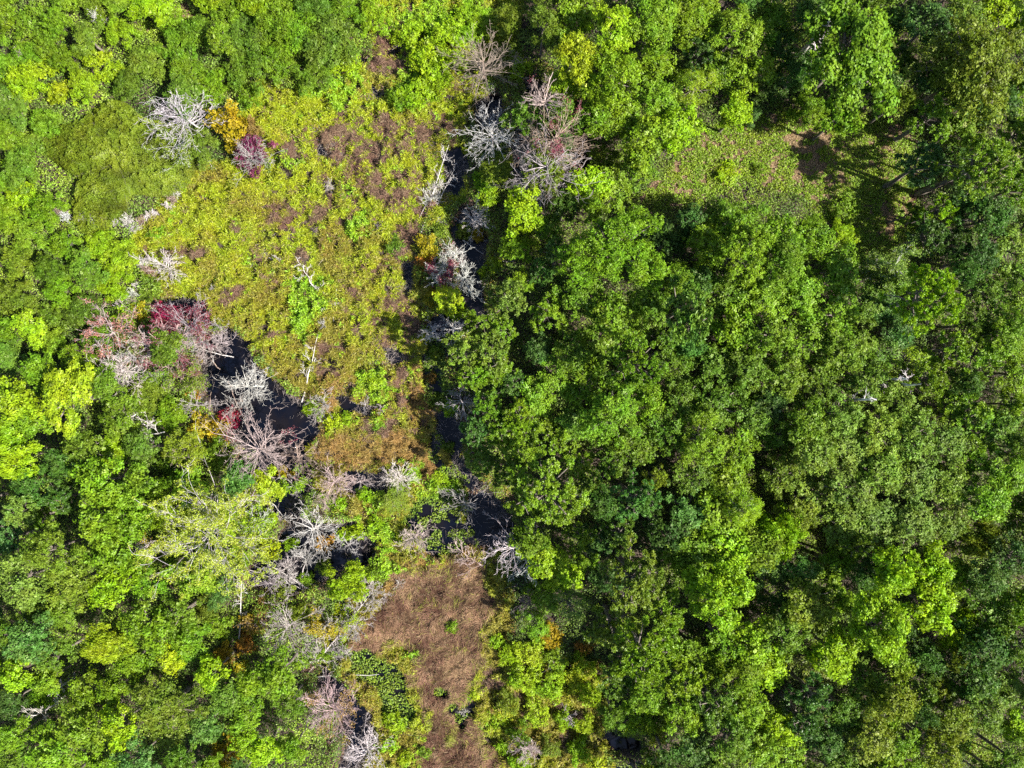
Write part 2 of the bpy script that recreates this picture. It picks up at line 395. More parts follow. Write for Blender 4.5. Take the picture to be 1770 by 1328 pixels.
    tag(o, "matted brown sedge island in the lower middle of the marsh", "sedge", kind="stuff")
    # --- broad leaves standing in the dark water
    x, y, px, py = pts_in(rng, 75, -26, 4, -48, 4)
    l = look(F_lily, px, py)
    keep = (l > -7) & (fbm(x / 0.8, y / 0.8, 141, 3) > np.where(px < 730, 0.36, 0.47)); x, y, px, py = x[keep], y[keep], px[keep], py[keep]
    n = len(x)
    V = cards(np.stack([x, y, rng.uniform(0.05, 0.45, n)], axis=1), np.stack([np.zeros(n), np.zeros(n), np.ones(n)], axis=1) + rng.normal(0, 0.45, (n, 3)), rng.uniform(0.07, 0.15, n), rng.uniform(0.05, 0.09, n), rng)
    t = rng.random(n)[:, None]
    c = np.array([0.10, 0.18, 0.02]) * (1 - t) + np.array([0.20, 0.28, 0.02]) * t
    o = link("pond_leaves", mesh_quads("pond_leaves", V, {"leaf": rng.random(n), "tint": c}, M_HERB))
    tag(o, "small dark green leaves of water plants standing in the black water", "water plants", kind="stuff")
build_marsh()

def build_undergrowth():
    rng = np.random.default_rng(6)
    x, y, px, py = pts_in(rng, 85)
    m = look(F_marsh, px, py); w = look(F_water, px, py); cl = look(F_clear, px, py); th = look(F_thick, px, py)
    keep = (m < 2) & (w < -1) & (cl < 0)
    keep &= fbm(x / 1.5, y / 1.5, 151, 3) > np.where(th > 0, 0.15, 0.27)
    cl_ = cl[keep]; x, y, px, py, th = x[keep], y[keep], px[keep], py[keep], th[keep]
    n = len(x)
    hum = np.clip(fbm(x / 2.6, y / 2.6, 161, 3) - 0.25, 0, 1)
    z = ground_z(px, py) + np.where(th > 0, 0.4 + 2.6 * hum, 0.3 + 4.2 * hum * np.clip(-cl_ / 40, 0.1, 1)) * rng.uniform(0.5, 1, n)
    t = np.clip((fbm(x / 4, y / 4, 171) - 0.3) * 2.5, 0, 1)[:, None]
    c = np.array([0.075, 0.13, 0.02]) * (1 - t) + np.array([0.16, 0.24, 0.02]) * t
    u = (px < 640)[:, None]
    c = np.where(u, c * 1.35, c)
    V = cards(np.stack([x, y, z], axis=1), np.stack([np.zeros(n), np.zeros(n), np.ones(n)], axis=1) + rng.normal(0, 0.7, (n, 3)), rng.uniform(0.07, 0.14, n), rng.uniform(0.045, 0.085, n), rng)
    o = link("undergrowth", mesh_quads("undergrowth", V, {"leaf": rng.random(n), "tint": c}, M_HERB))
    tag(o, "tangled green undergrowth between and beneath the trees", "undergrowth", kind="stuff")
    # clearing: dry grass with green weeds
    x, y, px, py = pts_in(rng, 150, -46, 60, -46, 48)
    cl = look(F_clear, px, py); keep = cl > rng.uniform(-10, 4, len(x)); x, y, px, py = x[keep], y[keep], px[keep], py[keep]
    n = len(x)
    g = (fbm(x / 0.8, y / 0.8, 181) + 0.5 * (fbm(x / 4, y / 4, 191) - 0.5)) > 0.42
    h = np.where(g, 0.3, 0.12) * rng.uniform(0.3, 1.3, n)
    P = np.stack([x, y, ground_z(px, py) + h], axis=1)
    c = np.where(g[:, None], np.array([0.17, 0.26, 0.015]), np.array([0.33, 0.23, 0.13]))
    V = cards(P, np.stack([np.zeros(n), np.zeros(n), np.ones(n)], axis=1) + rng.normal(0, 0.6, (n, 3)), np.where(g, 0.11, 0.15) * rng.uniform(.7, 1.3, n), np.where(g, 0.06, 0.022), rng)
    o = link("meadow_grass", mesh_quads("meadow_grass", V, {"leaf": rng.random(n), "tint": c}, M_HERB))
    tag(o, "thin pinkish dry grass and green weeds of the small clearing", "grass", kind="stuff")
build_undergrowth()

def build_twigs():
    rng = np.random.default_rng(8)
    x, y, px, py = pts_in(rng, 30, -46, 12, -50, 40)
    w = look(F_water, px, py); m = look(F_marsh, px, py); b = look(F_brown, px, py)
    near = np.exp(-np.clip(np.where(w > 0, w * 1.6, -w), 0, 200) / 14)
    n1 = fbm(x / 1.6, y / 1.6, 231, 3)
    keep = (rng.random(len(x)) < near * 1.6 * np.clip((n1 - 0.38) * 4, 0, 1)) & (b < 0)
    x, y, px, py = x[keep], y[keep], px[keep], py[keep]; n = len(x)
    a = fbm(x / 1.5, y / 1.5, 241) * 12 + rng.normal(0, 0.9, n)
    T = np.stack([np.cos(a), np.sin(a), rng.normal(0.1, 0.25, n)], axis=1)
    L = rng.uniform(0.12, 0.65, n)
    P = np.stack([x, y, np.maximum(ground_z(px, py), 0) + rng.uniform(0.02, 0.5, n)], axis=1)
    segs = [(P[i] - T[i] * L[i], P[i] + T[i] * L[i], rng.uniform(0.008, 0.022), 0.007) for i in range(n)]
    me = mesh_tubes("twig_litter", segs, M_DEAD, 3)
    o = link("twig_litter", me); o.color = (0.36, 0.31, 0.29, 1)
    tag(o, "grey fallen twigs and stalks strewn round the pond edges", "twigs", kind="stuff")
    # rank brush on the pond banks
    x, y, px, py = pts_in(rng, 110, -46, 12, -50, 50)
    w = look(F_water, px, py); m = look(F_marsh, px, py); b = look(F_brown, px, py); l = look(F_lily, px, py)
    keep = (w < rng.uniform(-2, 4, len(x))) & (w > -26) & (b < 0) & (fbm(x / 0.7, y / 0.7, 251, 3) > 0.42 - 0.1 * (m < 0)) & (l < 0)
    x, y, px, py = x[keep], y[keep], px[keep], py[keep]; n = len(x)
    a = rng.uniform(0, 6.28, n); T = np.stack([np.cos(a), np.sin(a), rng.uniform(0.1, 0.9, n)], axis=1)
    t = (fbm(x / 1.1, y / 1.1, 261, 3) + rng.normal(0, 0.08, n))
    c = np.where((t > 0.5)[:, None], np.array([0.16, 0.20, 0.02]), np.array([0.15, 0.09, 0.06]))
    c = np.where((t > 0.62)[:, None], np.array([0.24, 0.19, 0.03]), c)
    P = np.stack([x, y, np.maximum(ground_z(px, py), 0) + rng.uniform(0.05, 0.6, n)], axis=1)
    V = cards(P, np.stack([np.zeros(n), np.zeros(n), np.ones(n)], axis=1) + rng.normal(0, 0.5, (n, 3)), rng.uniform(0.08, 0.2, n), rng.uniform(0.018, 0.05, n), rng, T)
    o = link("bank_brush", mesh_quads("bank_brush", V, {"leaf": rng.random(n), "tint": c}, M_DRY))
    tag(o, "low brown and olive brush along the pond banks", "bank plants", kind="stuff")
build_twigs()

# ------------------------------------------------------------------ living trees: prototypes
def outline(rng):
    ph = rng.uniform(0, 6.28, 4); am = rng.uniform(0.04, 0.16, 4)
    return lambda a: 1 + sum(am[i] * np.sin((i + 2) * a + ph[i]) for i in range(4))
def lobes(rng, R, depth, n, drop=0.1, flat=0.5, zj=1.0):
    f = outline(rng); out = []
    for i in range(n):
        t = math.sqrt((i + 0.5) / n); a = i * 2.39996 + rng.uniform(-0.35, 0.35)
        rr = R * t * 0.86 * f(a) * rng.uniform(0.9, 1.08)
        z = depth * ((1 - min(t, 0.999) ** 2) ** flat) + rng.uniform(-0.2, 0.16) * depth * zj
        rl = R * 1.05 / math.sqrt(n) * math.exp(rng.uniform(-0.55, 0.42))
        if rng.random() < drop: continue
        out.append((rr * math.cos(a), rr * math.sin(a), z, rl))
    return out
def crown_mesh(kind, R, depth, seed):
    rng = np.random.default_rng(seed); P = []; Nn = []; L = []; Wd = []; T = []; lv = []
    if kind == 'pine':
        lo = lobes(rng, R, depth, int(9 + 1.8 * R * R), 0.06, 0.55)
        for (cx, cy_, cz, rl) in lo:
            nt = max(6, int(rl * rl * 21)); lvl = rng.uniform(-0.15, 0.15)
            d = unit(rng.normal(size=(nt, 3)) * [1, 1, 0.8] + [0, 0, 0.45])
            tp = np.array([cx, cy_, cz]) + d * rl * rng.uniform(0.65, 1.08, (nt, 1)) * [1, 1, 0.75]
            for q in tp:
                k = 32; e = unit(rng.normal(size=(k, 3)) + [0, 0, 0.5]); r = rng.uniform(0.22, 0.34)
                P.append(q + e * r * 0.55); T.append(e); Nn.append(rng.normal(size=(k, 3)) + [0, 0, 0.6]); L.append(np.full(k, r * 0.62)); Wd.append(np.full(k, 0.058))
                lv.append(np.clip(rng.normal(0.5 + lvl, 0.16, k), 0, 1))
    else:
        par = {'oak': (1.7, 900, 0.095, 0.062, 0.10, 0.5), 'maple': (1.4, 950, 0.10, 0.068, 0.06, 0.5), 'shrub': (3.0, 1100, 0.078, 0.048, 0.05, 0.4), 'mound': (1.0, 1500, 0.075, 0.045, 0.0, 0.45),
               'thicket': (2.8, 1300, 0.08, 0.048, 0.02, 0.30), 'cedar': (2.5, 800, 0.13, 0.022, 0.05, 0.9), 'tulip': (1.2, 700, 0.13, 0.088, 0.12, 0.45)}[kind]
        dn, per, lh, wh, drop, flat = par
        lo = lobes(rng, R, depth, int(8 + dn * R * R), drop, flat, 0.10 if kind == 'mound' else 1.0)
        if kind == 'mound':          # an even blanket of small vine leaves over a low dome
            n = 90000; t = np.sqrt(rng.random(n)) * 1.02; a = rng.uniform(0, 6.2832, n); f = outline(rng)(a)
            x = R * t * np.cos(a) * f; y = R * t * np.sin(a) * f
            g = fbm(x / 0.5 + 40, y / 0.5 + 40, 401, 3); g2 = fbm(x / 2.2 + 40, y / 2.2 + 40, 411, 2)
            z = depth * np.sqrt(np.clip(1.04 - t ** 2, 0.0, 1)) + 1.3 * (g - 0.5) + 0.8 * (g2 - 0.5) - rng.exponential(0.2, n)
            P.append(np.stack([x, y, z], 1)); Nn.append(np.stack([x / R * 0.5, y / R * 0.5, np.full(n, 1.0)], 1) + rng.normal(0, 0.4, (n, 3)))
            T.append(rng.normal(size=(n, 3))); L.append(lh * rng.uniform(0.7, 1.3, n)); Wd.append(wh * rng.uniform(0.7, 1.3, n))
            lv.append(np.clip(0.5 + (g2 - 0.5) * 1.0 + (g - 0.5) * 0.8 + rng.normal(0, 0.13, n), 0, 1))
        for (cx, cy_, cz, rl) in (lo if kind != 'mound' else []):
            n = int(per * (rl ** 2)) + 20
            d = unit(rng.normal(size=(n, 3)) + [0, 0, 0.35])
            # leaves sit in sprigs that share a direction and a shade; some sprigs stick out of the clump
            m_ = max(4, n // 7); own = rng.integers(0, m_, n)
            rad = rl * np.where(rng.random((m_, 1)) < (0.16 if kind != 'mound' else 0.0), rng.uniform(1.05, 1.5, (m_, 1)), rng.uniform(0.6, 1.08, (m_, 1)))
            d = d[:m_]; sp = np.array([cx, cy_, cz]) + d * rad * [1, 1, 0.7 if kind != 'thicket' else 0.6]
            sn = d * 0.6 + [0, 0, 0.5] + rng.normal(0, 0.42, (m_, 3)); sv = rng.normal(0.5 + rng.uniform(-0.1, 0.1), 0.2, m_)
            p = sp[own] + rng.normal(0, lh * 0.95, (n, 3)); d = d[own]
            P.append(p); Nn.append(sn[own] + rng.normal(0, 0.32, (n, 3)))
            T.append(rng.normal(size=(n, 3)) if kind != 'cedar' else d + rng.normal(0, 0.4, (n, 3)))
            L.append(lh * rng.uniform(0.7, 1.3, n)); Wd.append(wh * rng.uniform(0.7, 1.3, n))
            lv.append(np.clip(sv[own] + rng.normal(0, 0.07, n), 0, 1))
    P = np.concatenate(P); Nn = np.concatenate(Nn); L = np.concatenate(L); Wd = np.concatenate(Wd); T = np.concatenate(T); lv = np.concatenate(lv)
    V = cards(P, Nn, L, Wd, rng, T)
    return V, lv, lo
PROTO = {}
SIZES = {'pine': [(2.2, 3.0, 9), (3.6, 4.0, 15), (5.2, 4.6, 17)], 'oak': [(2.4, 2.4, 9), (3.8, 3.4, 13), (6.0, 4.0, 15)],
         'maple': [(2.2, 2.2, 8), (3.6, 3.0, 12)], 'tulip': [(2.4, 2.6, 9), (4.0, 4.0, 14)], 'shrub': [(0.9, 1.1, 1.6), (1.8, 1.5, 2.8)],
         'thicket': [(2.6, 1.6, 3.6), (4.4, 2.0, 4.6)], 'cedar': [(1.5, 3.2, 7), (2.8, 3.6, 11)], 'mound': [(7.4, 2.0, 3.2)]}
BARE_SHARE = {}
def protos(kind, si):
    key = (kind, si)
    if key in PROTO: return PROTO[key]
    R, depth, h = SIZES[kind][si]; out = []
    for v in range(4):
        seed = hash_seed(kind) * 100 + si * 10 + v
        V, lv, lo = crown_mesh(kind, R, depth, seed)
        zb = h - depth - 0.35
        V = V + [0, 0, zb]
        m = M_NEEDLE if kind in ('pine', 'cedar') else M_LEAF
        cm = mesh_quads(kind + "_crown", V, {"leaf": lv}, m)
        rng = np.random.default_rng(seed + 5); segs = []
        tr = 0.035 * h ** 0.9 if kind not in ('shrub', 'thicket', 'mound') else 0.05
        top = np.array([0, 0, zb + depth * 0.8]); b0 = np.zeros(3); nseg = 5
        pts = [np.array([rng.normal(0, 0.03) * i, rng.normal(0, 0.03) * i, (zb + depth * 0.8) * i / nseg]) for i in range(nseg + 1)]
        for i in range(nseg): segs.append((pts[i], pts[i + 1], tr * (1 - 0.15 * i), tr * (1 - 0.15 * (i + 1))))
        for (cx, cy_, cz, rl) in lo:
            f = rng.uniform(0.15, 0.75); s = np.array([0, 0, max(0.15, zb + cz * f - 0.25 * math.hypot(cx, cy_))]); e = np.array([cx, cy_, zb + cz])
            mid = (s + e) / 2 + np.array([0, 0, 0.12 * math.hypot(cx, cy_)]) + rng.normal(0, 0.08, 3)
            r = tr * rng.uniform(0.22, 0.4)
            segs.append((s, mid, r, r * 0.7)); segs.append((mid, e, r * 0.7, r * 0.35))
            for q in range(2):
                e2 = e + unit(rng.normal(size=(1, 3)) + [[0, 0, 0.3]])[0] * rl * 0.9
                segs.append((e, e2, r * 0.35, r * 0.15))
        tm = mesh_tubes(kind + "_trunk", segs, M_BARK, 5)
        out.append((cm, tm))
    PROTO[key] = out
    return out
def hash_seed(s): return sum((i + 3) * ord(c) for i, c in enumerate(s)) % 997

PAL = {  # leaf colours of the living plants
 'lime': (0.20, 0.33, 0.008), 'yellow': (0.265, 0.355, 0.010), 'bright': (0.132, 0.235, 0.010), 'mid': (0.098, 0.178, 0.013), 'deep': (0.055, 0.12, 0.016),
 'olive': (0.132, 0.192, 0.013), 'blue': (0.078, 0.175, 0.028), 'pale': (0.132, 0.222, 0.025), 'straw': (0.28, 0.34, 0.03), 'gold': (0.31, 0.25, 0.010), 'orange': (0.33, 0.17, 0.02), 'red': (0.26, 0.02, 0.05), 'wine': (0.17, 0.04, 0.06), 'salmon': (0.34, 0.14, 0.12), 'plum': (0.12, 0.025, 0.06), 'rust': (0.23, 0.15, 0.035)}
TONE = {'lime': 'lime green', 'yellow': 'yellow-green', 'bright': 'bright green', 'mid': 'mid green', 'deep': 'deep green', 'olive': 'olive green', 'blue': 'bluish green',
        'pale': 'pale green', 'gold': 'golden', 'orange': 'orange', 'red': 'crimson', 'plum': 'plum red', 'rust': 'rust brown'}
KN = {'pine': ('pine_tree', 'pine', 'tree', 'living pines around the marsh'), 'oak': ('broadleaf_tree', 'broadleaf tree', 'tree', 'broadleaf trees of the forest'),
      'maple': ('broadleaf_tree', 'round-crowned tree', 'tree', 'broadleaf trees of the forest'), 'tulip': ('broadleaf_tree', 'clumpy tree', 'tree', 'broadleaf trees of the forest'),
      'shrub': ('shrub', 'shrub', 'shrub', 'leafy shrubs'), 'thicket': ('spreading_bush', 'spreading bush', 'bush', 'spreading bushes of the thicket'), 'mound': ('vine_mound', 'vine mound', 'bush', 'vine covered mounds'), 'cedar': ('conifer_tree', 'feathery conifer', 'tree', 'feathery conifers')}
THINGS = []   # dicts: obj, kind, px, py, r, tone, label or None
def plant(px, py, r, kind, tone, h=None, label=None, ry=None, mark=None):
    rng = np.random.default_rng(int(abs(px) * 7919 + abs(py) * 104729 + r * 13) % (2 ** 31))
    sizes = SIZES[kind]
    zg = 0.2
    hh = h if h is not None else None
    rm = r * S * 0.88
    si = min(range(len(sizes)), key=lambda i: abs(math.log(sizes[i][0] / rm)))
    R, depth, H0 = sizes[si]
    if hh is None: hh = H0 * (rm / R) ** 0.5 * rng.uniform(0.8, 1.18)
    rm = r * S * 0.96 * (CAMH - hh * 0.85) / CAMH
    cm, tm = protos(kind, si)[rng.integers(4)]
    zc = hh - depth * 0.45 * hh / H0
    x, y = W(px, py, zc)
    name, word, cat, grp = KN[kind]
    e = link(name, None); e.location = (x, y, float(max(0.0, ground_z(np.array([x / S + CX]), np.array([CY - y / S]))[0])) - 0.05)
    e.rotation_euler = (0, 0, rng.uniform(0, 6.28)) if ry is None else (0, 0, 0)
    sx = rm / R * rng.uniform(0.95, 1.1); sy = sx * rng.uniform(0.9, 1.1)
    if ry is not None: sx = rm / R; sy = sx * ry / r
    e.scale = (sx, sy, hh / H0)
    c = link("crown", cm, e); t = link("trunk", tm, e)
    b = np.array(PAL[tone]) * rng.uniform(0.88, 1.14) * np.array([rng.uniform(0.92, 1.1), 1, rng.uniform(0.8, 1.3)])
    c.color = (*b, 1); t.color = (0.62, 0.58, 0.52, 1)
    e["category"] = cat; e["group"] = grp
    THINGS.append(dict(o=e, kind=kind, word=word, px=px, py=py, r=r, tone=TONE[tone], label=label, mark=mark))
    return e
#HAND
HAND = """
# --- upper right forest
990 35 44 maple bright
1060 55 50 maple lime
1125 45 50 maple bright
1195 35 52 maple bright
1268 62 52 maple bright
1000 105 48 maple yellow
972 152 34 maple lime
1058 140 50 maple bright
1130 120 44 maple bright
1138 185 46 oak bright
1203 148 42 cedar lime
1255 130 44 maple mid
1300 130 40 maple bright
1270 195 36 maple lime
1032 205 38 maple bright
1078 205 42 oak bright
1118 245 46 maple bright
1170 225 40 maple lime
1048 290 38 thicket olive
1100 290 38 maple bright
1012 322 36 maple lime
1060 330 36 maple bright
1335 35 36 maple bright
1345 85 36 oak deep
1395 30 36 oak deep
1310 60 34 oak bright
1375 130 36 oak deep
1330 160 30 shrub deep
1390 195 40 thicket bright
1450 205 36 tulip bright
1600 50 48 oak deep
1655 40 46 oak mid
1725 25 44 maple lime
1640 110 60 oak olive
1590 140 34 oak deep
1605 205 46 pine bright
1760 60 30 pine lime
1755 160 30 pine bright
1755 235 34 pine bright
1590 290 44 pine deep
1640 280 30 pine deep
1620 366 28 pine lime
1568 372 18 pine bright
1600 410 34 pine deep
1655 345 34 oak deep
1700 380 44 oak deep
1750 330 40 pine bright
1460 365 26 shrub bright
1450 408 28 thicket lime
1300 200 16 cedar blue
1253 303 20 shrub lime
1310 295 12 shrub bright
# --- central forest
1195 385 28 pine blue
1235 370 26 oak mid
1285 392 52 oak bright
1350 412 46 oak bright
1225 430 44 oak bright
1285 440 56 oak bright
1345 455 52 oak bright
1400 420 44 oak bright
1445 470 50 oak bright
1255 500 46 oak mid
1315 515 50 oak bright
1380 510 50 oak bright
1435 545 50 oak bright
1490 530 44 oak mid
1265 565 42 tulip bright
1325 580 46 oak mid
1385 590 48 oak bright
1445 615 48 oak mid
1235 625 42 oak mid
1290 640 46 oak mid
1350 655 48 oak mid
1410 670 44 oak mid
900 365 44 maple lime
890 435 30 maple bright
950 395 30 oak mid
935 470 28 pine blue
905 410 22 shrub lime
875 520 36 pine pale 13
945 545 32 pine bright
965 500 26 oak deep
1005 510 50 oak mid
1065 545 50 oak bright
1120 530 40 oak mid
930 605 30 oak deep
985 610 44 oak mid
1030 600 40 tulip mid
955 655 40 oak bright
1010 665 44 oak bright
1160 640 38 oak mid
1180 690 44 oak mid
1240 700 50 oak mid
1300 720 46 oak mid
920 690 38 tulip bright
1060 715 56 oak bright
990 730 36 oak mid
1095 770 44 oak mid
1150 745 44 oak mid
1210 760 52 oak bright
1270 780 48 oak bright
1195 825 44 oak mid
1250 835 44 oak bright
895 720 34 pine bright
860 640 34 pine bright
820 650 30 pine bright
885 665 26 pine blue
800 608 38 pine pale
848 610 38 pine pale
820 560 24 pine bright
870 570 26 pine bright
845 700 32 pine bright
870 745 34 pine bright
820 745 30 pine blue
835 795 32 pine mid
880 815 34 pine mid
900 775 34 pine bright
925 745 38 pine bright
970 760 36 pine bright
1000 800 32 pine bright
1190 880 42 oak blue
1240 885 42 tulip bright
1285 880 40 cedar lime
1160 925 36 oak deep
1195 945 40 tulip mid
1260 945 50 tulip lime
1310 950 40 tulip bright
1345 920 46 thicket lime 9
1030 930 28 pine deep
1000 925 30 pine bright
1015 965 26 oak bright
940 965 36 maple lime
975 990 34 maple lime
1040 875 30 oak deep
1130 905 26 pine deep
# --- right side
1510 530 40 oak deep
1550 570 34 oak deep
1530 610 30 cedar pale
1570 625 34 cedar lime
1640 605 36 pine bright
1600 655 40 pine bright
1690 445 40 oak deep
1740 430 44 oak pale
1695 505 36 pine pale
1755 500 40 oak mid
1680 560 36 oak mid
1740 575 52 oak bright
1690 615 44 pine bright
1750 645 44 oak bright
1480 600 40 oak mid
1500 660 40 oak mid
1545 690 40 oak pale
1450 720 44 oak pale
1390 730 42 oak mid
1345 750 38 oak mid
1330 700 36 oak deep
1400 780 44 oak pale
1460 780 50 oak pale
1515 745 46 oak pale
1575 755 50 oak pale
1630 770 44 oak pale
1350 820 42 oak olive
1410 850 44 oak pale
1465 850 48 oak pale
1520 820 48 oak pale
1575 830 50 oak pale
1635 835 44 oak pale
1375 890 40 oak olive
1450 905 44 oak pale
1515 900 50 oak pale
1575 905 50 oak pale
1635 900 40 oak pale
1680 720 44 pine bright
1635 700 36 pine bright
1730 740 46 oak mid
1685 790 38 oak bright
1740 820 46 oak bright
1700 860 44 oak bright
1755 890 40 oak mid
1740 700 34 pine bright
1330 985 36 oak deep
1380 985 38 oak blue
1440 975 38 tulip bright
1490 985 34 oak deep
1600 985 44 tulip lime
1650 1000 38 tulip bright
1740 960 48 oak deep
1700 1000 40 oak deep
1390 1040 50 oak olive
1440 1035 34 tulip bright
1345 1040 30 oak deep
1440 1125 44 tulip lime
1600 1045 50 tulip lime
1655 1085 42 thicket lime 8
1580 1110 30 oak deep
1350 1095 46 oak mid
1405 1150 34 cedar olive
1330 1150 40 maple lime
1710 1060 48 oak mid
1755 1110 44 oak mid
1700 1120 44 oak deep
1745 1180 46 oak mid
1680 1175 40 oak deep
1640 1135 26 pine olive
1620 1190 34 pine olive
1650 1185 22 pine bright
1590 1190 30 pine mid
1690 1220 46 oak mid
1645 1240 44 oak olive
1500 1190 44 oak mid
1545 1210 44 oak olive
1460 1225 44 oak mid
1400 1195 38 pine blue
1385 1240 36 pine deep
1430 1280 40 oak deep
1500 1270 44 oak olive
1555 1270 40 oak bright
1520 1325 44 tulip bright
1460 1325 38 oak mid
1620 1300 40 oak olive
1580 1330 36 oak bright
1340 1250 38 maple lime
1350 1310 44 maple bright
1750 1250 34 tulip lime
1745 1310 40 oak mid
1690 1335 30 oak bright
1655 1275 24 shrub bright
# --- lower middle forest
985 1045 32 cedar pale 9
940 1030 28 maple bright
1050 1000 30 oak deep
1060 1085 44 pine olive
1150 1055 40 pine bright
1190 970 34 tulip bright
1110 1130 60 pine bright
1165 1115 36 tulip bright
1180 1170 44 pine bright
1070 1175 38 pine mid
1120 1200 40 oak bright
1250 1110 44 oak bright
1300 1110 44 maple lime
1220 1150 36 oak mid
1275 1165 48 maple bright
1230 1210 44 pine mid
1290 1225 46 maple bright
1180 1230 40 oak bright
1260 1270 46 oak mid
1200 1290 44 oak deep
1310 1290 40 maple bright
1250 1325 40 oak mid
1150 1310 34 oak deep
1135 1265 18 shrub yellow
1100 1240 30 shrub lime
1150 1235 26 shrub bright
1130 1320 26 shrub olive
# --- lower left
30 695 44 tulip lime
80 640 36 oak bright
60 730 34 maple bright
20 740 34 tulip lime
150 785 46 oak mid 8
215 715 40 oak mid 7
262 680 34 thicket olive
300 718 32 thicket bright
330 690 20 shrub olive
250 775 38 oak mid 7
320 775 38 oak olive 6
180 830 44 tulip bright
235 840 32 tulip bright
175 895 46 tulip bright
235 905 38 tulip bright
200 955 44 tulip bright
110 800 36 oak deep
60 840 34 oak deep
110 860 34 pine deep
40 880 32 pine pale
80 890 26 pine bright
22 930 36 pine blue
90 950 56 oak olive
40 1000 50 oak pale
130 1005 50 oak olive
190 1015 46 oak lime
260 1000 36 oak bright 8
300 960 24 shrub bright
60 1100 44 oak blue
100 1130 34 oak mid
20 1090 34 oak mid
255 1080 44 maple bright
310 1060 40 oak mid 8
330 1110 38 maple bright
300 1130 26 maple yellow
230 1140 34 maple bright
370 1160 30 tulip lime
40 1160 32 tulip lime
90 1170 28 tulip bright
25 1210 30 oak deep
85 1200 28 thicket bright
150 1200 34 maple bright
200 1190 26 tulip bright
150 1260 44 maple bright
210 1250 36 maple lime
100 1300 40 maple bright
30 1270 36 oak bright
40 1320 36 oak mid
240 1310 44 oak blue
180 1325 34 maple bright
360 1250 34 oak blue 7
320 1305 34 oak mid
400 1200 36 oak mid 7
395 1300 34 shrub gold
370 1325 26 maple bright
430 1230 30 maple bright
440 1175 30 maple bright 8
485 1165 44 maple bright 9
500 1215 28 oak mid
460 1290 38 maple lime
510 1290 26 maple bright
425 1280 26 maple lime
440 1075 22 shrub gold
390 1130 22 shrub gold
425 1110 18 shrub orange
415 1155 16 shrub gold
380 1080 24 shrub bright
360 1050 24 shrub olive
455 1050 16 shrub rust
520 1055 22 shrub olive
550 1080 18 shrub gold
560 1130 14 shrub bright
590 1060 16 shrub yellow
395 1140 14 shrub rust
# --- around the ponds
485 1020 18 shrub olive
530 1000 14 shrub bright
585 1120 16 shrub bright
520 1140 18 shrub bright
500 940 12 shrub lime
555 980 12 shrub olive
300 635 20 shrub bright
350 570 14 shrub olive
245 655 16 shrub lime
752 608 15 shrub olive
745 655 12 shrub rust
750 695 15 shrub mid
738 580 14 shrub olive
772 775 12 shrub olive
790 842 14 shrub olive
460 835 28 tulip yellow 5
430 800 18 shrub bright
395 720 18 shrub red 2
350 735 20 shrub gold
378 745 20 shrub gold
335 678 14 shrub orange
375 785 26 shrub bright
305 800 30 shrub mid
465 950 26 shrub yellow
470 895 18 shrub lime
562 942 18 shrub orange
535 706 13 shrub lime
575 730 18 shrub yellow
600 725 12 shrub lime
585 870 16 shrub lime
630 858 16 shrub lime
655 868 14 shrub bright
682 866 30 cedar olive 2.5
650 905 18 shrub lime
618 918 18 shrub lime
595 925 14 shrub lime
650 985 16 shrub bright
760 830 22 shrub lime
780 845 16 shrub bright
720 800 14 shrub bright
650 735 16 shrub bright
650 660 16 shrub lime
860 300 28 tulip olive 5
835 318 22 shrub lime
845 345 18 shrub lime
860 270 18 shrub olive
775 518 28 tulip yellow 5
795 540 22 shrub lime
745 515 16 shrub gold
800 400 18 shrub olive
825 405 14 shrub gold
740 425 24 shrub gold
735 450 16 shrub orange
855 462 16 shrub yellow
838 470 12 shrub lime
760 400 16 shrub olive
680 425 18 shrub mid
490 820 14 shrub gold
780 705 14 shrub lime
880 1130 24 shrub lime
860 1110 16 shrub lime
955 1100 22 shrub gold
960 1135 26 shrub bright
1012 1115 18 shrub orange
1010 1150 22 shrub yellow
915 1130 30 shrub yellow
905 1175 30 shrub lime
950 1185 28 shrub lime
990 1180 26 shrub yellow
1020 1200 24 shrub lime
880 1215 24 shrub olive
930 1235 26 shrub yellow
975 1245 22 shrub lime
1010 1255 22 shrub yellow
900 1270 22 shrub bright
950 1290 22 shrub olive
1000 1300 24 shrub lime
1030 1320 20 shrub yellow
900 1320 22 shrub lime
860 1240 20 shrub lime
870 1290 18 shrub lime
925 1010 22 shrub bright
905 1060 16 shrub mid
770 235 14 shrub olive
650 1000 14 shrub olive
680 1250 18 shrub lime
670 1290 20 shrub lime
700 1310 14 shrub yellow
735 1300 13 shrub bright
782 1083 12 shrub bright
820 1200 12 shrub yellow
# --- upper marsh rim and upper left
570 75 48 thicket mid 4
520 60 44 thicket bright
480 100 40 thicket bright
590 30 40 thicket bright
640 30 36 thicket lime
540 130 36 thicket mid
600 110 26 shrub lime
480 40 44 thicket bright
430 70 44 thicket mid
430 120 40 thicket mid
740 105 40 shrub lime
770 60 36 shrub lime
705 60 30 shrub lime
720 160 36 shrub lime
760 140 28 shrub lime
820 40 40 thicket lime
870 40 36 thicket olive
790 100 20 shrub lime
880 90 30 thicket olive
690 170 26 shrub bright
900 120 22 shrub lime
265 110 38 thicket olive
172 112 26 shrub yellow
80 122 22 shrub yellow
110 165 24 shrub yellow
205 130 24 shrub lime
225 150 26 thicket mid
300 40 30 shrub bright
345 60 34 thicket bright
370 150 36 thicket bright
330 130 30 thicket bright
430 165 22 shrub bright
205 445 42 thicket lime 3.2
200 490 34 thicket lime 3.2
176 424 26 thicket lime 2.6
265 405 18 shrub bright
262 500 24 shrub olive
255 510 16 shrub olive
215 560 26 shrub lime
245 535 18 shrub gold
"""
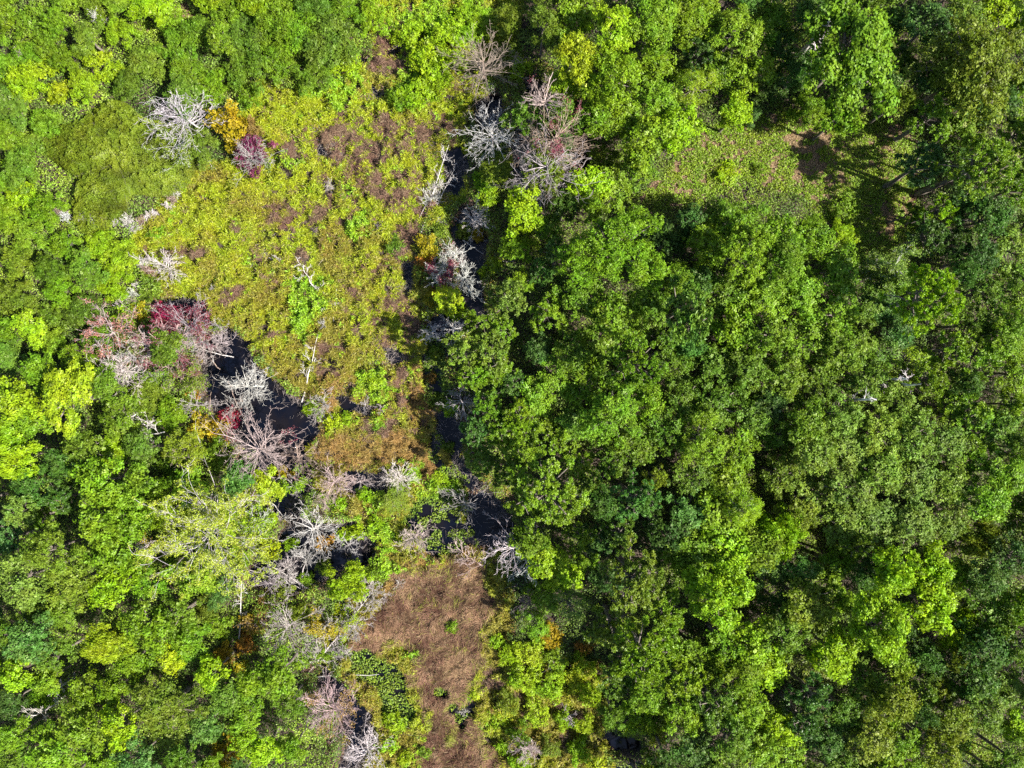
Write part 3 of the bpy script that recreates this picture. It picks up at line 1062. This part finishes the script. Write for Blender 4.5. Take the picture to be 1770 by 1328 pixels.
def run_hand():
    for ln in HAND.splitlines():
        p = ln.split()
        if not p or p[0] == '#': continue
        plant(float(p[0]), float(p[1]), float(p[2]), p[3], p[4], float(p[5]) if len(p) > 5 else None)
# landmark plants, each with its own wording
MARKS = [
 (202, 274, 110, 'mound', 'olive', 3.6, 108, "wide smooth green mound of vines with a pale rim of bleached twigs below it", "smooth vine mound"),
 (1465, 95, 88, 'tulip', 'bright', 15, 110, "big bright tufted tree with bleached twigs at its crown beside the clearing", "big tufted tree by the clearing"),
 (1695, 110, 76, 'oak', 'olive', 15, 95, "broad olive green oak crown in the upper right corner of the forest", "broad olive oak"),
 (1695, 285, 60, 'pine', 'bright', 15, 58, "sunlit knobbly pine crown below the broad olive oak at the right edge", "knobbly right-edge pine"),
 (1600, 515, 58, 'pine', 'lime', 18, 66, "light green round pine standing alone above its dark left neighbours", "round light green pine"),
 (1060, 435, 98, 'oak', 'bright', 15, 78, "widest oak crown of the central forest just below the clearing's left end", "widest central oak"),
 (1186, 535, 42, 'pine', 'pale', 17, 66, "pale smooth pine crown, tall oval, right of the widest central oak", "pale oval pine"),
 (1100, 630, 50, 'pine', 'bright', 16, 52, "round pine crown touching the lower left of the pale oval pine", "round pine below oval one"),
 (945, 850, 70, 'pine', 'bright', 15, 72, "large dense pine leaning over the blue-black channel in the middle", "large pine over the channel"),
 (1098, 860, 50, 'pine', 'blue', 14, 48, "soft bluish green pine between the channel pine and the oak forest", "soft bluish pine"),
 (1095, 1000, 60, 'pine', 'olive', 15, 75, "olive green pine with a narrow upper lobe in the lower middle forest", "olive pine"),
 (1240, 1030, 66, 'tulip', 'lime', 14, 62, "lime green clumpy tree with a dark gap to its right", "lime clumpy tree"),
 (1545, 980, 44, 'tulip', 'lime', 13, 40, "lime green tree tucked under the lower rim of the pale oaks", "lime tree below pale oaks"),
 (1515, 1080, 56, 'tulip', 'lime', 15, 72, "tall yellow-green tree with a black shadow gap on its right", "tall yellow-green tree"),
 (1685, 930, 48, 'thicket', 'olive', 9, 42, "flat olive yellow crown at the lower right rim of the pale oaks", "flat olive yellow crown"),
 (600, 1008, 44, 'thicket', 'lime', 5.5, 40, "brightest lime green round tree at the left end of the brown sedge", "brightest lime tree"),
 (400, 214, 42, 'shrub', 'gold', 4.6, 42, "golden orange leaved tree beside the plum red one at the upper marsh edge", "golden tree"),
 (436, 264, 34, 'shrub', 'plum', 3.6, 34, "plum red leaved small tree touching the golden one", "plum red tree"),
 (434, 222, 22, 'shrub', 'rust', 4.0, 22, "rust brown shrub wedged between the golden and the plum red tree", None),
 (292, 548, 34, 'shrub', 'red', 3.0, 24, "crimson bush at the head of the left pond under grey branches", "crimson bush"),
 (122, 690, 52, 'tulip', 'yellow', 9, 74, "glowing yellow-green tree at the left edge above the dark hollow", "glowing yellow-green tree"),
 (18, 790, 62, 'tulip', 'lime', 9, 44, "lime green crown cut by the left edge of the view", "left-edge lime crown"),
 (190, 1110, 56, 'maple', 'yellow', 8, 36, "yellow tinged low crown among green ones at the lower left", "yellow tinged crown"),
 (292, 1222, 64, 'oak', 'olive', 8, 60, "round olive green crown, widest at the lower left corner", "round olive crown"),
]
def run_marks():
    for (px, py, r, k, t, h, ry, lab, mk) in MARKS:
        plant(px, py, r, k, t, h, lab, ry, mk)

# ------------------------------------------------------------------ dead trees
DW = {'white': (0.62, 0.59, 0.57), 'grey': (0.42, 0.38, 0.37), 'pink': (0.50, 0.39, 0.37), 'brown': (0.36, 0.27, 0.22), 'dark': (0.2, 0.16, 0.15)}
def grow(rng, segs, p, d, ln, r, depth, up, tips, rmin=0.013, dense=1.0):
    n = 4; q = p; bend = rng.normal(0, 0.10, 3)
    for i in range(n):
        d = d + bend + rng.normal(0, 0.07, 3) + np.array([0, 0, up]); d = d / np.linalg.norm(d)
        e = q + d * ln / n; r2 = max(rmin, r * 0.80)
        segs.append((q, e, r, r2)); q = e; r = r2
        if depth > 0 and rng.random() < dense:
            ax = np.cross(d, rng.normal(size=3)); ax = ax / np.linalg.norm(ax)
            nd = d * rng.uniform(0.7, 1.0) + ax * rng.uniform(0.45, 0.8); nd[2] = nd[2] * 0.8 + 0.05
            grow(rng, segs, q, nd / np.linalg.norm(nd), ln * rng.uniform(0.35, 0.6), max(rmin, r * 0.6), depth - 1, up, tips, rmin, dense)
    tips.append(q)
def dead_tree(px, py, r, tone, h, n=16, depth=3, lean=(0, 0), label=None, mark=None, leaf=None, spread=1.0, name="dead_tree", cat="dead tree", word="bare dead tree"):
    rng = np.random.default_rng(int(px * 31 + py * 17 + r))
    x, y = W(px, py, h * 0.75); rm = r * S
    x -= lean[0]; y -= lean[1]
    n = int(n * (1.3 if py < 560 else 1.05)); r = r * (0.9 if py > 880 and name == 'dead_tree' else 1.0); rm = r * S; segs = []; tips = []
    base = np.zeros(3); top = np.array([lean[0], lean[1], h * 0.92])
    tr = 0.05 + 0.017 * h
    pts = [base + (top - base) * t + np.array([*rng.normal(0, 0.08, 2), 0]) * t for t in np.linspace(0, 1, 6)]
    trunk = [(pts[i], pts[i + 1], tr * (1 - 0.16 * i), tr * (1 - 0.16 * (i + 1))) for i in range(5)]
    for i in range(n):
        t = rng.uniform(0.35, 1.0); s = pts[0] + (top - pts[0]) * t
        a = i * 2.4 + rng.uniform(-0.4, 0.4); el = rng.uniform(0.1, 0.9) + 0.5 * (t - 0.6)
        d = np.array([math.cos(a) * math.cos(el), math.sin(a) * math.cos(el), math.sin(el)])
        ln = (0.55 + 0.75 * float(vnoise(np.array([a / 1.3 + px]), np.array([py * 1.0]), 311)[0])) * rm * rng.uniform(0.75, 1.15) * spread * (1.1 - 0.2 * t)
        grow(rng, segs, s, d, ln, max(0.03, tr * rng.uniform(0.25, 0.42)), depth, 0.01, tips, 0.013, min(1.0, 0.62 + 6.0 / r))
    e = link(name, None); gz = float(ground_z(np.array([x / S + CX]), np.array([CY - y / S]))[0])
    e.location = (x, y, gz - 0.1)
    a = link("trunk", mesh_tubes("dead_trunk", trunk, M_DEAD, 8), e); b = link("branches", mesh_tubes("dead_branches", segs + [(s_[0], s_[1], s_[2] * 0.8, s_[3] * 0.8) for s_ in trunk], M_DEAD, 3), e)
    for o in (a, b): o.color = (*[c * rng.uniform(0.92, 1.05) for c in DW[tone]], 1)
    if leaf:
        P = np.array(tips); P = P[fbm(P[:, 0] / (rm * 0.6) + px, P[:, 1] / (rm * 0.6) + py, 301, 2) > 0.74 - 0.4 * min(1.6, leaf[1])]
        if len(P) == 0: P = np.array(tips)[:3]
        k = 4 if leaf[1] <= 1 else int(leaf[1] * 6); P = np.repeat(P, k, axis=0) + rng.normal(0, 0.14, (len(P) * k, 3))
        V = cards(P, rng.normal(0, 0.6, P.shape) + [0, 0, 1], rng.uniform(0.06, 0.10, len(P)), rng.uniform(0.035, 0.06, len(P)), rng)
        o = link("leaves", mesh_quads("leaves", V, {"leaf": rng.random(len(P))}, M_LEAF), e); o.color = (*PAL[leaf[0]], 1)
    e["category"] = cat; e["group"] = "bare dead trees around the ponds" if name == "dead_tree" else "bleached dead bushes"
    tn = {'white': 'bleached white', 'grey': 'grey', 'pink': 'reddish grey', 'brown': 'brownish grey', 'dark': 'dark grey'}[tone]
    THINGS.append(dict(o=e, kind=name, word=word, px=px, py=py, r=r, tone=tn, label=label, mark=mark))
    return e
DEAD = [
 (322, 205, 46, 'white', 5, 26, 3, (-0.8, 0.6), "bleached white dead tree with long fine branches left of the golden tree", "dead tree beside golden one", None),
 (310, 258, 34, 'white', 4, 18, 3, (0, 0), "bleached dead tree half buried in green leaves, lower of the pair beside the golden tree", None, ('olive', 1)),
 (440, 275, 30, 'grey', 3.6, 20, 3, (0, 0), "small grey bare tree at the lower tip of the plum red tree", None, None),
 (835, 112, 46, 'brown', 7, 30, 3, (0, 0), "brownish fan shaped dead tree at the top above the black pool", "brownish fan of dead twigs", None),
 (850, 240, 42, 'white', 6, 22, 3, (0, 0), "white dead tree spreading over the lower end of the upper black pool", "white upper-pool tree", None),
 (940, 190, 36, 'pink', 10, 34, 3, (0, 0), "reddish dead tree, topmost of the column of three at the forest edge", "reddish dead tree", ('wine', 0.2)),
 (960, 245, 44, 'brown', 11, 38, 3, (0, 0), "brownish dead tree, middle of the column of three at the forest edge", None, ('wine', 0.2)),
 (945, 300, 52, 'grey', 11, 44, 3, (0, 0), "grey dead tree, lowest of the column of three at the forest edge", "lowest column dead tree", None),
 (900, 265, 24, 'grey', 5, 14, 3, (0, 0), None, None, None),
 (895, 320, 24, 'grey', 4, 14, 3, (0, 0), None, None, None),
 (820, 378, 24, 'white', 5, 18, 3, (0, 0), "small white dead tree over dark water beside the living forest edge", "small white dead tree", None),
 (765, 470, 26, 'white', 4, 20, 3, (0, 0), "left of two white dead trees with a red leaved twig between them", "pair of white dead trees", ('wine', 0.3)),
 (803, 480, 26, 'white', 4, 20, 3, (0, 0), "right of two white dead trees with a red leaved twig between them", None, None),
 (790, 440, 22, 'white', 4, 12, 2, (0.5, 0.5), None, None, None),
 (745, 575, 22, 'white', 4, 14, 3, (0, 0), None, None, None),
 (785, 566, 26, 'white', 4, 16, 3, (0.5, 0.2), None, None, None),
 (800, 695, 28, 'grey', 5, 18, 3, (0, 0), "grey dead tree at the forest edge where the channel bends", "grey dead tree at the bend", None),
 (288, 462, 28, 'white', 3, 16, 3, (0, 0), "white dead shrubby tree in the left corner of the yellow marsh", "marsh corner dead tree", None),
 (325, 565, 44, 'grey', 5, 24, 3, (0, 0), "grey dead tree with dense twigs right of the crimson bush", "crimson bush's grey neighbour", ('wine', 0.3)),
 (300, 605, 44, 'pink', 5, 22, 3, (0, 0), "reddish grey dead tree just below the crimson bush", None, ('wine', 0.4)),
 (350, 600, 34, 'grey', 4, 18, 3, (0, 0), None, None, None),
 (200, 580, 40, 'pink', 4, 18, 3, (0, 0), "reddish bare tree with scattered pink leaves left of the crimson bush", "reddish bare tree", ('salmon', 0.9)),
 (250, 590, 26, 'brown', 3, 14, 3, (0, 0), None, None, ('olive', 1)),
 (212, 642, 42, 'white', 5, 26, 3, (0, 0), "white dead tree with straight side branches right of the glowing yellow-green tree", "left bank dead tree", None),
 (280, 650, 20, 'grey', 3, 12, 2, (0, 0), None, None, ('bright', 1)),
 (428, 668, 42, 'white', 5, 30, 3, (-0.6, 0), "creamy white bushy dead tree standing in the left pond", "creamy pond dead tree", None),
 (400, 705, 22, 'grey', 3, 10, 2, (0, 0), None, None, None),
 (448, 775, 58, 'pink', 8, 34, 3, (0.8, 0.8), "large reddish grey dead tree with drooping branches in the middle of the left pond", "reddish dead pond tree", ('wine', 0.25)),
 (515, 790, 26, 'brown', 5, 16, 3, (0, 0), None, None, None),
 (578, 834, 32, 'pink', 5, 30, 3, (0, 0), "dense pinkish dead tree beside a short floating log", "pinkish dead tree by the log", None),
 (692, 826, 25, 'white', 4, 22, 3, (0, 0), "small dense bleached dead tree right of the dark middle pool", "small dense dead tree", None),
 (716, 930, 26, 'pink', 3.5, 26, 3, (0, 0), "round twiggy dead tree among green herbs above the brown sedge", "round twiggy dead tree", None),
 (503, 842, 24, 'grey', 4, 14, 3, (0, 0), None, None, ('lime', 0.5)),
 (450, 895, 28, 'white', 4, 16, 3, (0, 0), "white dead tree between the large half-bare tree and the pond", None, ('lime', 0.5)),
 (540, 915, 46, 'white', 6, 24, 3, (0.4, 0.3), "white spreading dead tree with an orange shrub at its lower side", "spreading white dead tree", None),
 (525, 965, 26, 'grey', 5, 12, 3, (0, 0), None, None, None),
 (888, 945, 46, 'white', 8, 30, 3, (0.3, 0.6), "tall white dead tree at the end of the channel beside a lime green crown", "tall white dead tree", None),
 (910, 975, 28, 'white', 6, 18, 3, (0, 0), None, None, None),
 (915, 1040, 34, 'dark', 5, 20, 3, (0, 0), "dark bare tree in shade right of the brown sedge", "dark bare tree", None),
 (802, 870, 30, 'grey', 3, 12, 3, (0, 0), "thin grey dead tree lying over speckled channel water", None, None),
 (560, 700, 26, 'grey', 3, 14, 3, (0, 0), "small grey dead tree at the foot of the white leaning pole", None, None),
 (500, 1082, 44, 'grey', 5, 28, 3, (0, 0), "grey dead tree left of the great fallen trunk", "dead tree by fallen trunk", None),
 (560, 1085, 30, 'grey', 4, 14, 3, (0, 0), None, None, ('gold', 0.5)),
 (610, 1080, 24, 'grey', 3, 12, 3, (0, 0), None, None, ('yellow', 0.4)),
 (578, 1225, 50, 'pink', 5, 34, 3, (0.5, 0.5), "reddish pink dead tree at the bottom below the great fallen trunk", "reddish pink dead tree", ('rust', 0.3)),
 (548, 1215, 30, 'grey', 5, 16, 3, (0, 0), None, None, None),
 (632, 1302, 36, 'white', 5, 24, 3, (0, 0), "white dead tree at the bottom edge beside dark water", "white dead tree at the bottom", None),
 (910, 1295, 26, 'pink', 4, 18, 3, (0, 0), "pinkish dead tree in the yellow brush at the bottom", "pinkish dead brush tree", None),
 (470, 1010, 24, 'grey', 4, 12, 3, (0, 0), None, None, None),
 (445, 1075, 18, 'dark', 3, 10, 2, (0, 0), None, None, ('rust', 1)),
 (175, 40, 14, 'white', 3, 10, 2, (0, 0), "small white dead tree in the green thicket at the upper left", "dead tree in thicket", None),
 (50, 98, 12, 'pink', 3, 12, 2, (0, 0), "tiny pinkish dead tree near the upper left corner", None, None),
 (1440, 30, 16, 'white', 15.5, 8, 2, (0, 0), "bleached snag sticking out of the big tufted tree's top", None, None),
 (100, 1190, 16, 'white', 6, 10, 2, (0, 0), "small white dead tree in the lower left corner, upper of two", None, None),
 (80, 1225, 20, 'white', 6, 10, 2, (0, 0), "small white dead tree in the lower left corner, lower of two", None, None),
 (372, 918, 76, 'half', 8, 50, 3, (0, 0), "large half-bare tree with pale limbs and thin yellow leaves by the left pond", "large half-bare tree", ('straw', 3)),
 (1530, 470, 30, 'half', 9, 22, 3, (0, 0), "small half-bare tree in the dark gap left of the round light green pine", None, ('pale', 2)),
 (240, 618, 30, 'grey', 4, 16, 3, (0, 0), None, None, None),
 (330, 648, 30, 'brown', 3.5, 14, 3, (0, 0), None, None, ('olive', 0.4)),
 (268, 600, 28, 'white', 4, 14, 3, (0, 0), None, None, None),
 (378, 592, 24, 'grey', 3.5, 14, 3, (0, 0), None, None, None),
 (345, 700, 22, 'grey', 3, 10, 3, (0, 0), None, None, None),
 (392, 745, 24, 'grey', 3, 12, 3, (0, 0), None, None, None),
 (490, 985, 26, 'grey', 4, 14, 3, (0, 0), None, None, None),
 (600, 945, 22, 'grey', 3, 12, 3, (0, 0), None, None, None),
 (560, 868, 20, 'brown', 3, 12, 3, (0, 0), None, None, None),
 (620, 835, 16, 'grey', 2, 10, 2, (0, 0), None, None, None),
 (75, 1065, 16, 'white', 7, 8, 2, (0, 0), None, None, None),
 (262, 735, 22, 'white', 5, 8, 2, (0, 0), None, None, None),
 (330, 790, 26, 'brown', 5, 10, 2, (0, 0), None, None, None),
 (250, 945, 20, 'white', 7, 10, 2, (0, 0), None, None, ('gold', 0.6)),
 (1490, 690, 12, 'white', 14, 8, 2, (0, 0), None, None, None),
 (1565, 665, 14, 'white', 13, 8, 2, (0, 0), None, None, None),
 (1545, 655, 12, 'white', 13, 8, 2, (0, 0), None, None, None),
 (985, 1240, 14, 'grey', 3, 10, 2, (0, 0), None, None, None),
]
def run_dead():
    for (px, py, r, t, h, n, dp, ln, lab, mk, leaf) in DEAD:
        kw = dict(name="half_dead_tree", cat="tree", word="half-bare tree") if t == 'half' else {}
        dead_tree(px, py, r, 'white' if t == 'half' else t, h, n, dp, ln, lab, mk, leaf, **kw)
    rng = np.random.default_rng(77)
    rim = [(112,368,12),(122,378,10),(150,379,9),(166,383,8),(182,384,8),(203,385,7),(222,382,10),(234,390,13),(246,383,10),(258,376,9),(266,370,8),(290,355,7),(298,345,8),(303,334,8),(308,322,7),(246,455,10),(258,468,12),(240,495,8),(232,510,10),(222,518,10),(236,520,8),(212,528,7),(60,405,8),(125,418,8)]
    for i, (px, py, r) in enumerate(rim):
        dead_tree(px, py, r * 0.85, 'white' if i % 4 else 'brown', 1.7, 26, 2, (0, 0), name="dead_bush", cat="dead bush", word="dead bush")
    marsh_rim = [(745,345,16,'white'),(760,385,10,'grey'),(660,705,12,'grey'),(630,700,10,'grey'),(850,155,10,'white'),(700,940,8,'grey'),(640,1000,9,'grey'),(570,325,10,'grey'),(690,1010,9,'grey'),(665,1035,8,'grey'),(545,400,6,'dark'),(800,1232,8,'grey'),(560,560,8,'grey'),(655,395,10,'dark'),(370,500,7,'grey'),(480,447,10,'white')]
    for (px, py, r, t) in marsh_rim:
        dead_tree(px, py, r, t, 1.4, 12, 2, (0, 0), name="dead_bush", cat="dead bush", word="dead bush")

def fallen(x0, y0, x1, y1, r, tone, nb, bl, label, z0=0.4, z1=0.9, depth=2, name="fallen_tree", mark=None, start=0.25):
    rng = np.random.default_rng(int(x0 * 13 + y0 * 7))
    A = np.array([*W(x0, y0, z0), z0]); B = np.array([*W(x1, y1, z1), z1]); n = 7
    pts = [A + (B - A) * t + np.array([*(rng.normal(0, 0.05, 2)), rng.normal(0, 0.03)]) for t in np.linspace(0, 1, n + 1)]
    pts = [p - A for p in pts]
    trunk = [(pts[i], pts[i + 1], r * (1 - 0.11 * i), r * (1 - 0.11 * (i + 1))) for i in range(n)]
    D = (B - A) / np.linalg.norm(B - A); Sd = np.cross(D, [0, 0, 1]); segs = []; tips = []
    for i in range(nb):
        t = rng.uniform(start, 1.0); s = (B - A) * t
        sg = 1 if i % 2 else -1
        d = D * rng.uniform(0.3, 0.9) + Sd * sg * rng.uniform(0.4, 0.9) + np.array([0, 0, rng.uniform(-0.05, 0.5)])
        grow(rng, segs, s, d / np.linalg.norm(d), bl * (1.2 - 0.7 * t) * rng.uniform(0.6, 1.2), r * 0.3, depth, 0.0, tips, 0.016)
    e = link(name, None); e.location = A
    o = link("trunk", mesh_tubes("fallen_trunk", trunk, M_DEAD, 8), e); o.color = (*DW[tone], 1)
    if segs:
        o = link("branches", mesh_tubes("fallen_branches", segs + [(q[0], q[1], q[2] * 0.8, q[3] * 0.8) for q in trunk], M_DEAD, 3), e); o.color = (*DW[tone], 1)
    e["category"] = "fallen tree" if name == "fallen_tree" else "log"; e["group"] = "fallen trees and logs"
    THINGS.append(dict(o=e, kind=name, word=name.replace("_", " "), px=(x0 + x1) / 2, py=(y0 + y1) / 2, r=30, tone='bleached', label=label, mark=mark))
def run_fallen():
    fallen(255, 640, 170, 655, 0.07, 'white', 22, 1.4, "level white trunk with ribs of side branches right of the glowing yellow-green tree", 1.8, 2.4, 2)
    fallen(405, 618, 330, 600, 0.07, 'white', 12, 1.2, "white branchy trunk lying across the head of the left pond", 0.8, 1.4, 2)
    fallen(440, 1095, 470, 1180, 0.06, 'grey', 10, 1.0, "thin grey trunk lying in the orange brush left of the great fallen tree", 0.6, 1.2, 2)
    fallen(600, 1130, 560, 1060, 0.06, 'grey', 12, 1.2, "thin grey trunk crossing just behind the great fallen tree", 0.6, 1.2, 2)
    fallen(470, 870, 500, 905, 0.06, 'white', 8, 1.0, "short white branchy trunk in the dark pond right of the half-bare tree", 0.4, 0.9, 2)
    fallen(430, 985, 545, 1010, 0.06, 'grey', 10, 1.0, "thin grey trunk lying level in the pond below the half-bare tree", 0.3, 0.6, 2)
    fallen(395, 660, 425, 735, 0.07, 'brown', 6, 0.9, "tan trunk lying in the left pond between its two large dead trees", 0.3, 0.7, 2)
    fallen(508, 1196, 648, 1018, 0.15, 'grey', 50, 2.4, "great fallen tree lying diagonally with feathery branches left of the brown sedge", 0.3, 2.2, 3, mark="great fallen tree")
    fallen(532, 1170, 655, 1165, 0.09, 'white', 0, 0, "thin white pole lying level over dark water by the great fallen tree", 0.4, 0.6, name="log")
    fallen(728, 402, 775, 250, 0.10, 'white', 14, 1.6, "white trunk at the marsh edge, middle one of a leaning bundle of three", 0.6, 1.4, 2)
    fallen(716, 395, 765, 300, 0.07, 'grey', 8, 1.2, "thin grey trunk on the left side of the leaning bundle of three", 0.6, 1.3, 2)
    fallen(742, 380, 786, 290, 0.06, 'white', 8, 1.2, "thin white trunk on the right side of the leaning bundle of three", 0.6, 1.3, 2)
    fallen(522, 695, 550, 578, 0.09, 'white', 5, 1.4, "white leaning pole in the lower marsh with forked foot", 0.5, 1.8, 2, mark="white leaning pole")
    fallen(550, 512, 518, 455, 0.07, 'white', 7, 1.3, "upper of two thin white trunks lying in the middle marsh", 0.5, 1.6, 2)
    fallen(578, 558, 555, 492, 0.07, 'white', 9, 1.4, "lower of two thin white trunks lying in the middle marsh", 0.5, 1.4, 2)
    fallen(412, 1142, 418, 1008, 0.12, 'white', 16, 1.0, "tall straight dead pole below the large half-bare tree", 0.4, 2.8, 2)
    fallen(518, 1003, 540, 935, 0.08, 'grey', 8, 1.2, "grey pole leaning below the spreading dead tree", 0.3, 2.0, 2)
    fallen(560, 1035, 440, 960, 0.09, 'white', 14, 1.6, "bleached trunk lying in water below the large half-bare tree, upper of two", 0.3, 0.8, 2)
    fallen(566, 1048, 470, 985, 0.07, 'grey', 10, 1.2, "bleached trunk lying in water below the large half-bare tree, lower of two", 0.3, 0.7, 2)
    fallen(862, 1000, 788, 945, 0.10, 'pink', 18, 1.8, "reddish fallen tree pointing from the brown sedge to the channel", 0.4, 1.2, 2)
    fallen(852, 945, 815, 975, 0.09, 'pink', 4, 0.8, "short reddish trunk crossing the fallen one beside the tall white dead tree", 0.5, 0.9, 1)
    fallen(630, 846, 585, 846, 0.10, 'white', 0, 0, "short white log floating beside the pinkish dead tree", 0.12, 0.25, name="log")
    fallen(885, 452, 858, 454, 0.07, 'white', 0, 0, "short white log sticking out of the forest edge by a yellow shrub", 1.0, 1.4, name="log")
    fallen(800, 415, 836, 440, 0.06, 'white', 0, 0, "thin white log over dark water above the pair of white dead trees", 0.4, 0.7, name="log")
    fallen(812, 480, 780, 428, 0.09, 'white', 16, 1.2, "white fallen tree pointing up left between the pair of white dead trees", 0.6, 1.6, 2)
    fallen(345, 640, 300, 622, 0.10, 'white', 8, 1.4, "white fallen trunk with side branches left of the pond head", 0.5, 1.0, 2)
    fallen(382, 640, 364, 622, 0.09, 'brown', 0, 0, "short tan log floating at the left bank of the pond", 0.1, 0.2, name="log")
    fallen(361, 722, 364, 676, 0.09, 'brown', 0, 0, "upright looking tan log at the left bank below the creamy dead tree", 0.3, 1.2, name="log")
    fallen(355, 745, 322, 815, 0.08, 'white', 10, 1.2, "bundle like pale trunk leaning over the hollow left of the large reddish dead tree", 0.5, 1.8, 1)
    fallen(250, 712, 215, 722, 0.07, 'white', 6, 1.0, "thin white branch lying on green bushes below the olive bush", 5.2, 5.4, 2)
    fallen(285, 748, 245, 752, 0.07, 'white', 6, 1.0, "thin white branch lying over the dark hollow", 4.6, 4.8, 2)
    fallen(925, 1170, 960, 1150, 0.05, 'grey', 3, 0.8, "thin grey branch lying across the yellow brush right of the brown sedge", 1.6, 2.0, 1)
    fallen(840, 1025, 900, 1012, 0.06, 'pink', 3, 0.8, "thin reddish branch at the upper right corner of the brown sedge", 0.6, 0.9, 1)
    fallen(1290, 232, 1262, 245, 0.05, 'grey', 4, 0.8, "thin grey branch lying in the clearing", 0.8, 0.9, 1)

# ------------------------------------------------------------------ fill what the lists leave open
def run_fill():
    rng = np.random.default_rng(9)
    occ = [(t['px'], t['py'], t['r']) for t in THINGS if t['kind'] in KN]
    def free(px, py, r, f):
        for (x, y, q) in occ:
            if (x - px) ** 2 + (y - py) ** 2 < ((r + q) * (f if q < 110 else 0.93)) ** 2: return False
        return True
    def fill(n, test, rr, choose, f, cap):
        c = 0
        for _ in range(n):
            if c >= cap: break
            px = rng.uniform(-45, 1815); py = rng.uniform(-45, 1373)
            if not test(px, py): continue
            r = rng.uniform(*rr)
            if not free(px, py, r, f): continue
            k, t, h = choose(px, py); plant(px, py, r, k, t, h); occ.append((px, py, r)); c += 1
        return c
    P = lambda F, x, y: float(look(F, np.array([x]), np.array([y]))[0])
    # upper left thicket
    def ch_th(px, py):
        k = rng.choice(['thicket', 'thicket', 'shrub', 'maple'], p=[.45, .25, .15, .15])
        t = rng.choice(['bright', 'mid', 'lime', 'olive', 'blue'], p=[.42, .26, .18, .1, .04])
        return k, t, {'thicket': rng.uniform(3, 4.6), 'shrub': rng.uniform(2.6, 3.4), 'maple': rng.uniform(4, 6)}[k]
    a = fill(9000, lambda x, y: P(F_thick, x, y) > 4 and P(F_marsh, x, y) < -34 and P(F_clear, x, y) < -12, (26, 40), ch_th, 0.62, 150)
    # lower left and everything left of the ponds
    def ch_l(px, py):
        k = rng.choice(['maple', 'oak', 'tulip']); t = rng.choice(['bright', 'mid', 'lime', 'deep', 'blue'], p=[.36, .26, .2, .1, .08])
        return k, t, rng.uniform(5, 8.5)
    b = fill(6000, lambda x, y: x < 430 and y > 600 and P(F_marsh, x, y) < -12 and P(F_water, x, y) < -14, (26, 40), ch_l, 0.66, 60)
    # the forest
    def ch_f(px, py):
        k = rng.choice(['oak', 'pine', 'maple', 'tulip'], p=[.42, .22, .16, .2]); t = rng.choice(['deep', 'mid', 'bright', 'blue', 'olive'], p=[.34, .28, .2, .1, .08])
        return k, t, rng.uniform(6, 11)
    c = fill(9000, lambda x, y: x > 900 and P(F_marsh, x, y) < -14 and P(F_clear, x, y) < -40 and P(F_water, x, y) < -14, (24, 40), ch_f, 0.64, 130)
    print("FILL", a, b, c)

run_marks(); run_hand(); run_dead(); run_fallen(); run_fill()

# ------------------------------------------------------------------ labels that single each plant out
def label_all():
    marks = [(t['px'], t['py'], t['mark'], t['o']) for t in THINGS if t['mark']]
    extra = [(1330, 260, "sunlit clearing"), (1510, 330, "shaded end of the clearing"), (845, 195, "upper black pool"), (1070, 1275, "dark bottom pool"), (770, 1080, "brown sedge"), (885, 0, "middle of the top edge"), (60, 40, "upper left corner"),
             (1740, 30, "upper right corner"), (30, 1300, "lower left corner"), (1740, 1300, "lower right corner"), (1570, 830, "middle of the pale oaks"), (1350, 500, "middle of the central oaks"), (500, 450, "middle of the yellow marsh"), (60, 450, "upper left edge"),
             (1060, 1290, "bottom edge pool"), (1180, 100, "bright top crowns"), (480, 80, "top marsh rim"), (310, 60, "pinkish top-left gap"), (1420, 1220, "bottom forest hollow"), (1755, 640, "middle of the right edge"), (650, 880, "small middle pools")]
    for x, y, nm in extra: marks.append((x, y, nm, None))
    dirs = ["right of", "upper right of", "above", "upper left of", "left of", "lower left of", "below", "lower right of"]
    ordw = ["", "second", "third", "fourth", "fifth", "sixth", "seventh", "eighth", "ninth", "tenth"]
    groups = {}
    for t in THINGS:
        if t['label']:
            t['o']["label"] = t['label']; continue
        best = min((m for m in marks if m[3] is not t['o']), key=lambda m: math.hypot(m[0] - t['px'], m[1] - t['py']))
        dx, dy = t['px'] - best[0], best[1] - t['py']; d = math.hypot(dx, dy)
        k = int(round(math.atan2(dy, dx) / (math.pi / 4))) % 8
        size = ("small", "medium", "large")[0 if t['r'] < 24 else 1 if t['r'] < 42 else 2]
        groups.setdefault((size, t['tone'], t['word'], dirs[k], best[2]), []).append((d, t))
    for key, lst in groups.items():
        lst.sort(key=lambda q: q[0]); size, tone, word, dr, mk = key
        for i, (d, t) in enumerate(lst):
            art = "" if mk.startswith("middle of") or mk.startswith("left edge") else "the "
            lab = f"{size} {tone} {word} {dr} the {mk}" if size != "small" or "small" not in word else f"{tone} {word} {dr} the {mk}"
            if len(lst) > 1: lab += (", first out" if i == 0 else f", {ordw[min(i, 9)]} out")
            t['o']["label"] = lab
    labs = [t['o']["label"] for t in THINGS]
    print("LABELS", len(labs), "dup", len(labs) - len(set(labs)), "long", [l for l in labs if len(l.split()) > 16][:5])
    from collections import Counter
    print(Counter(t['o'].name.split('.')[0] for t in THINGS))
label_all()
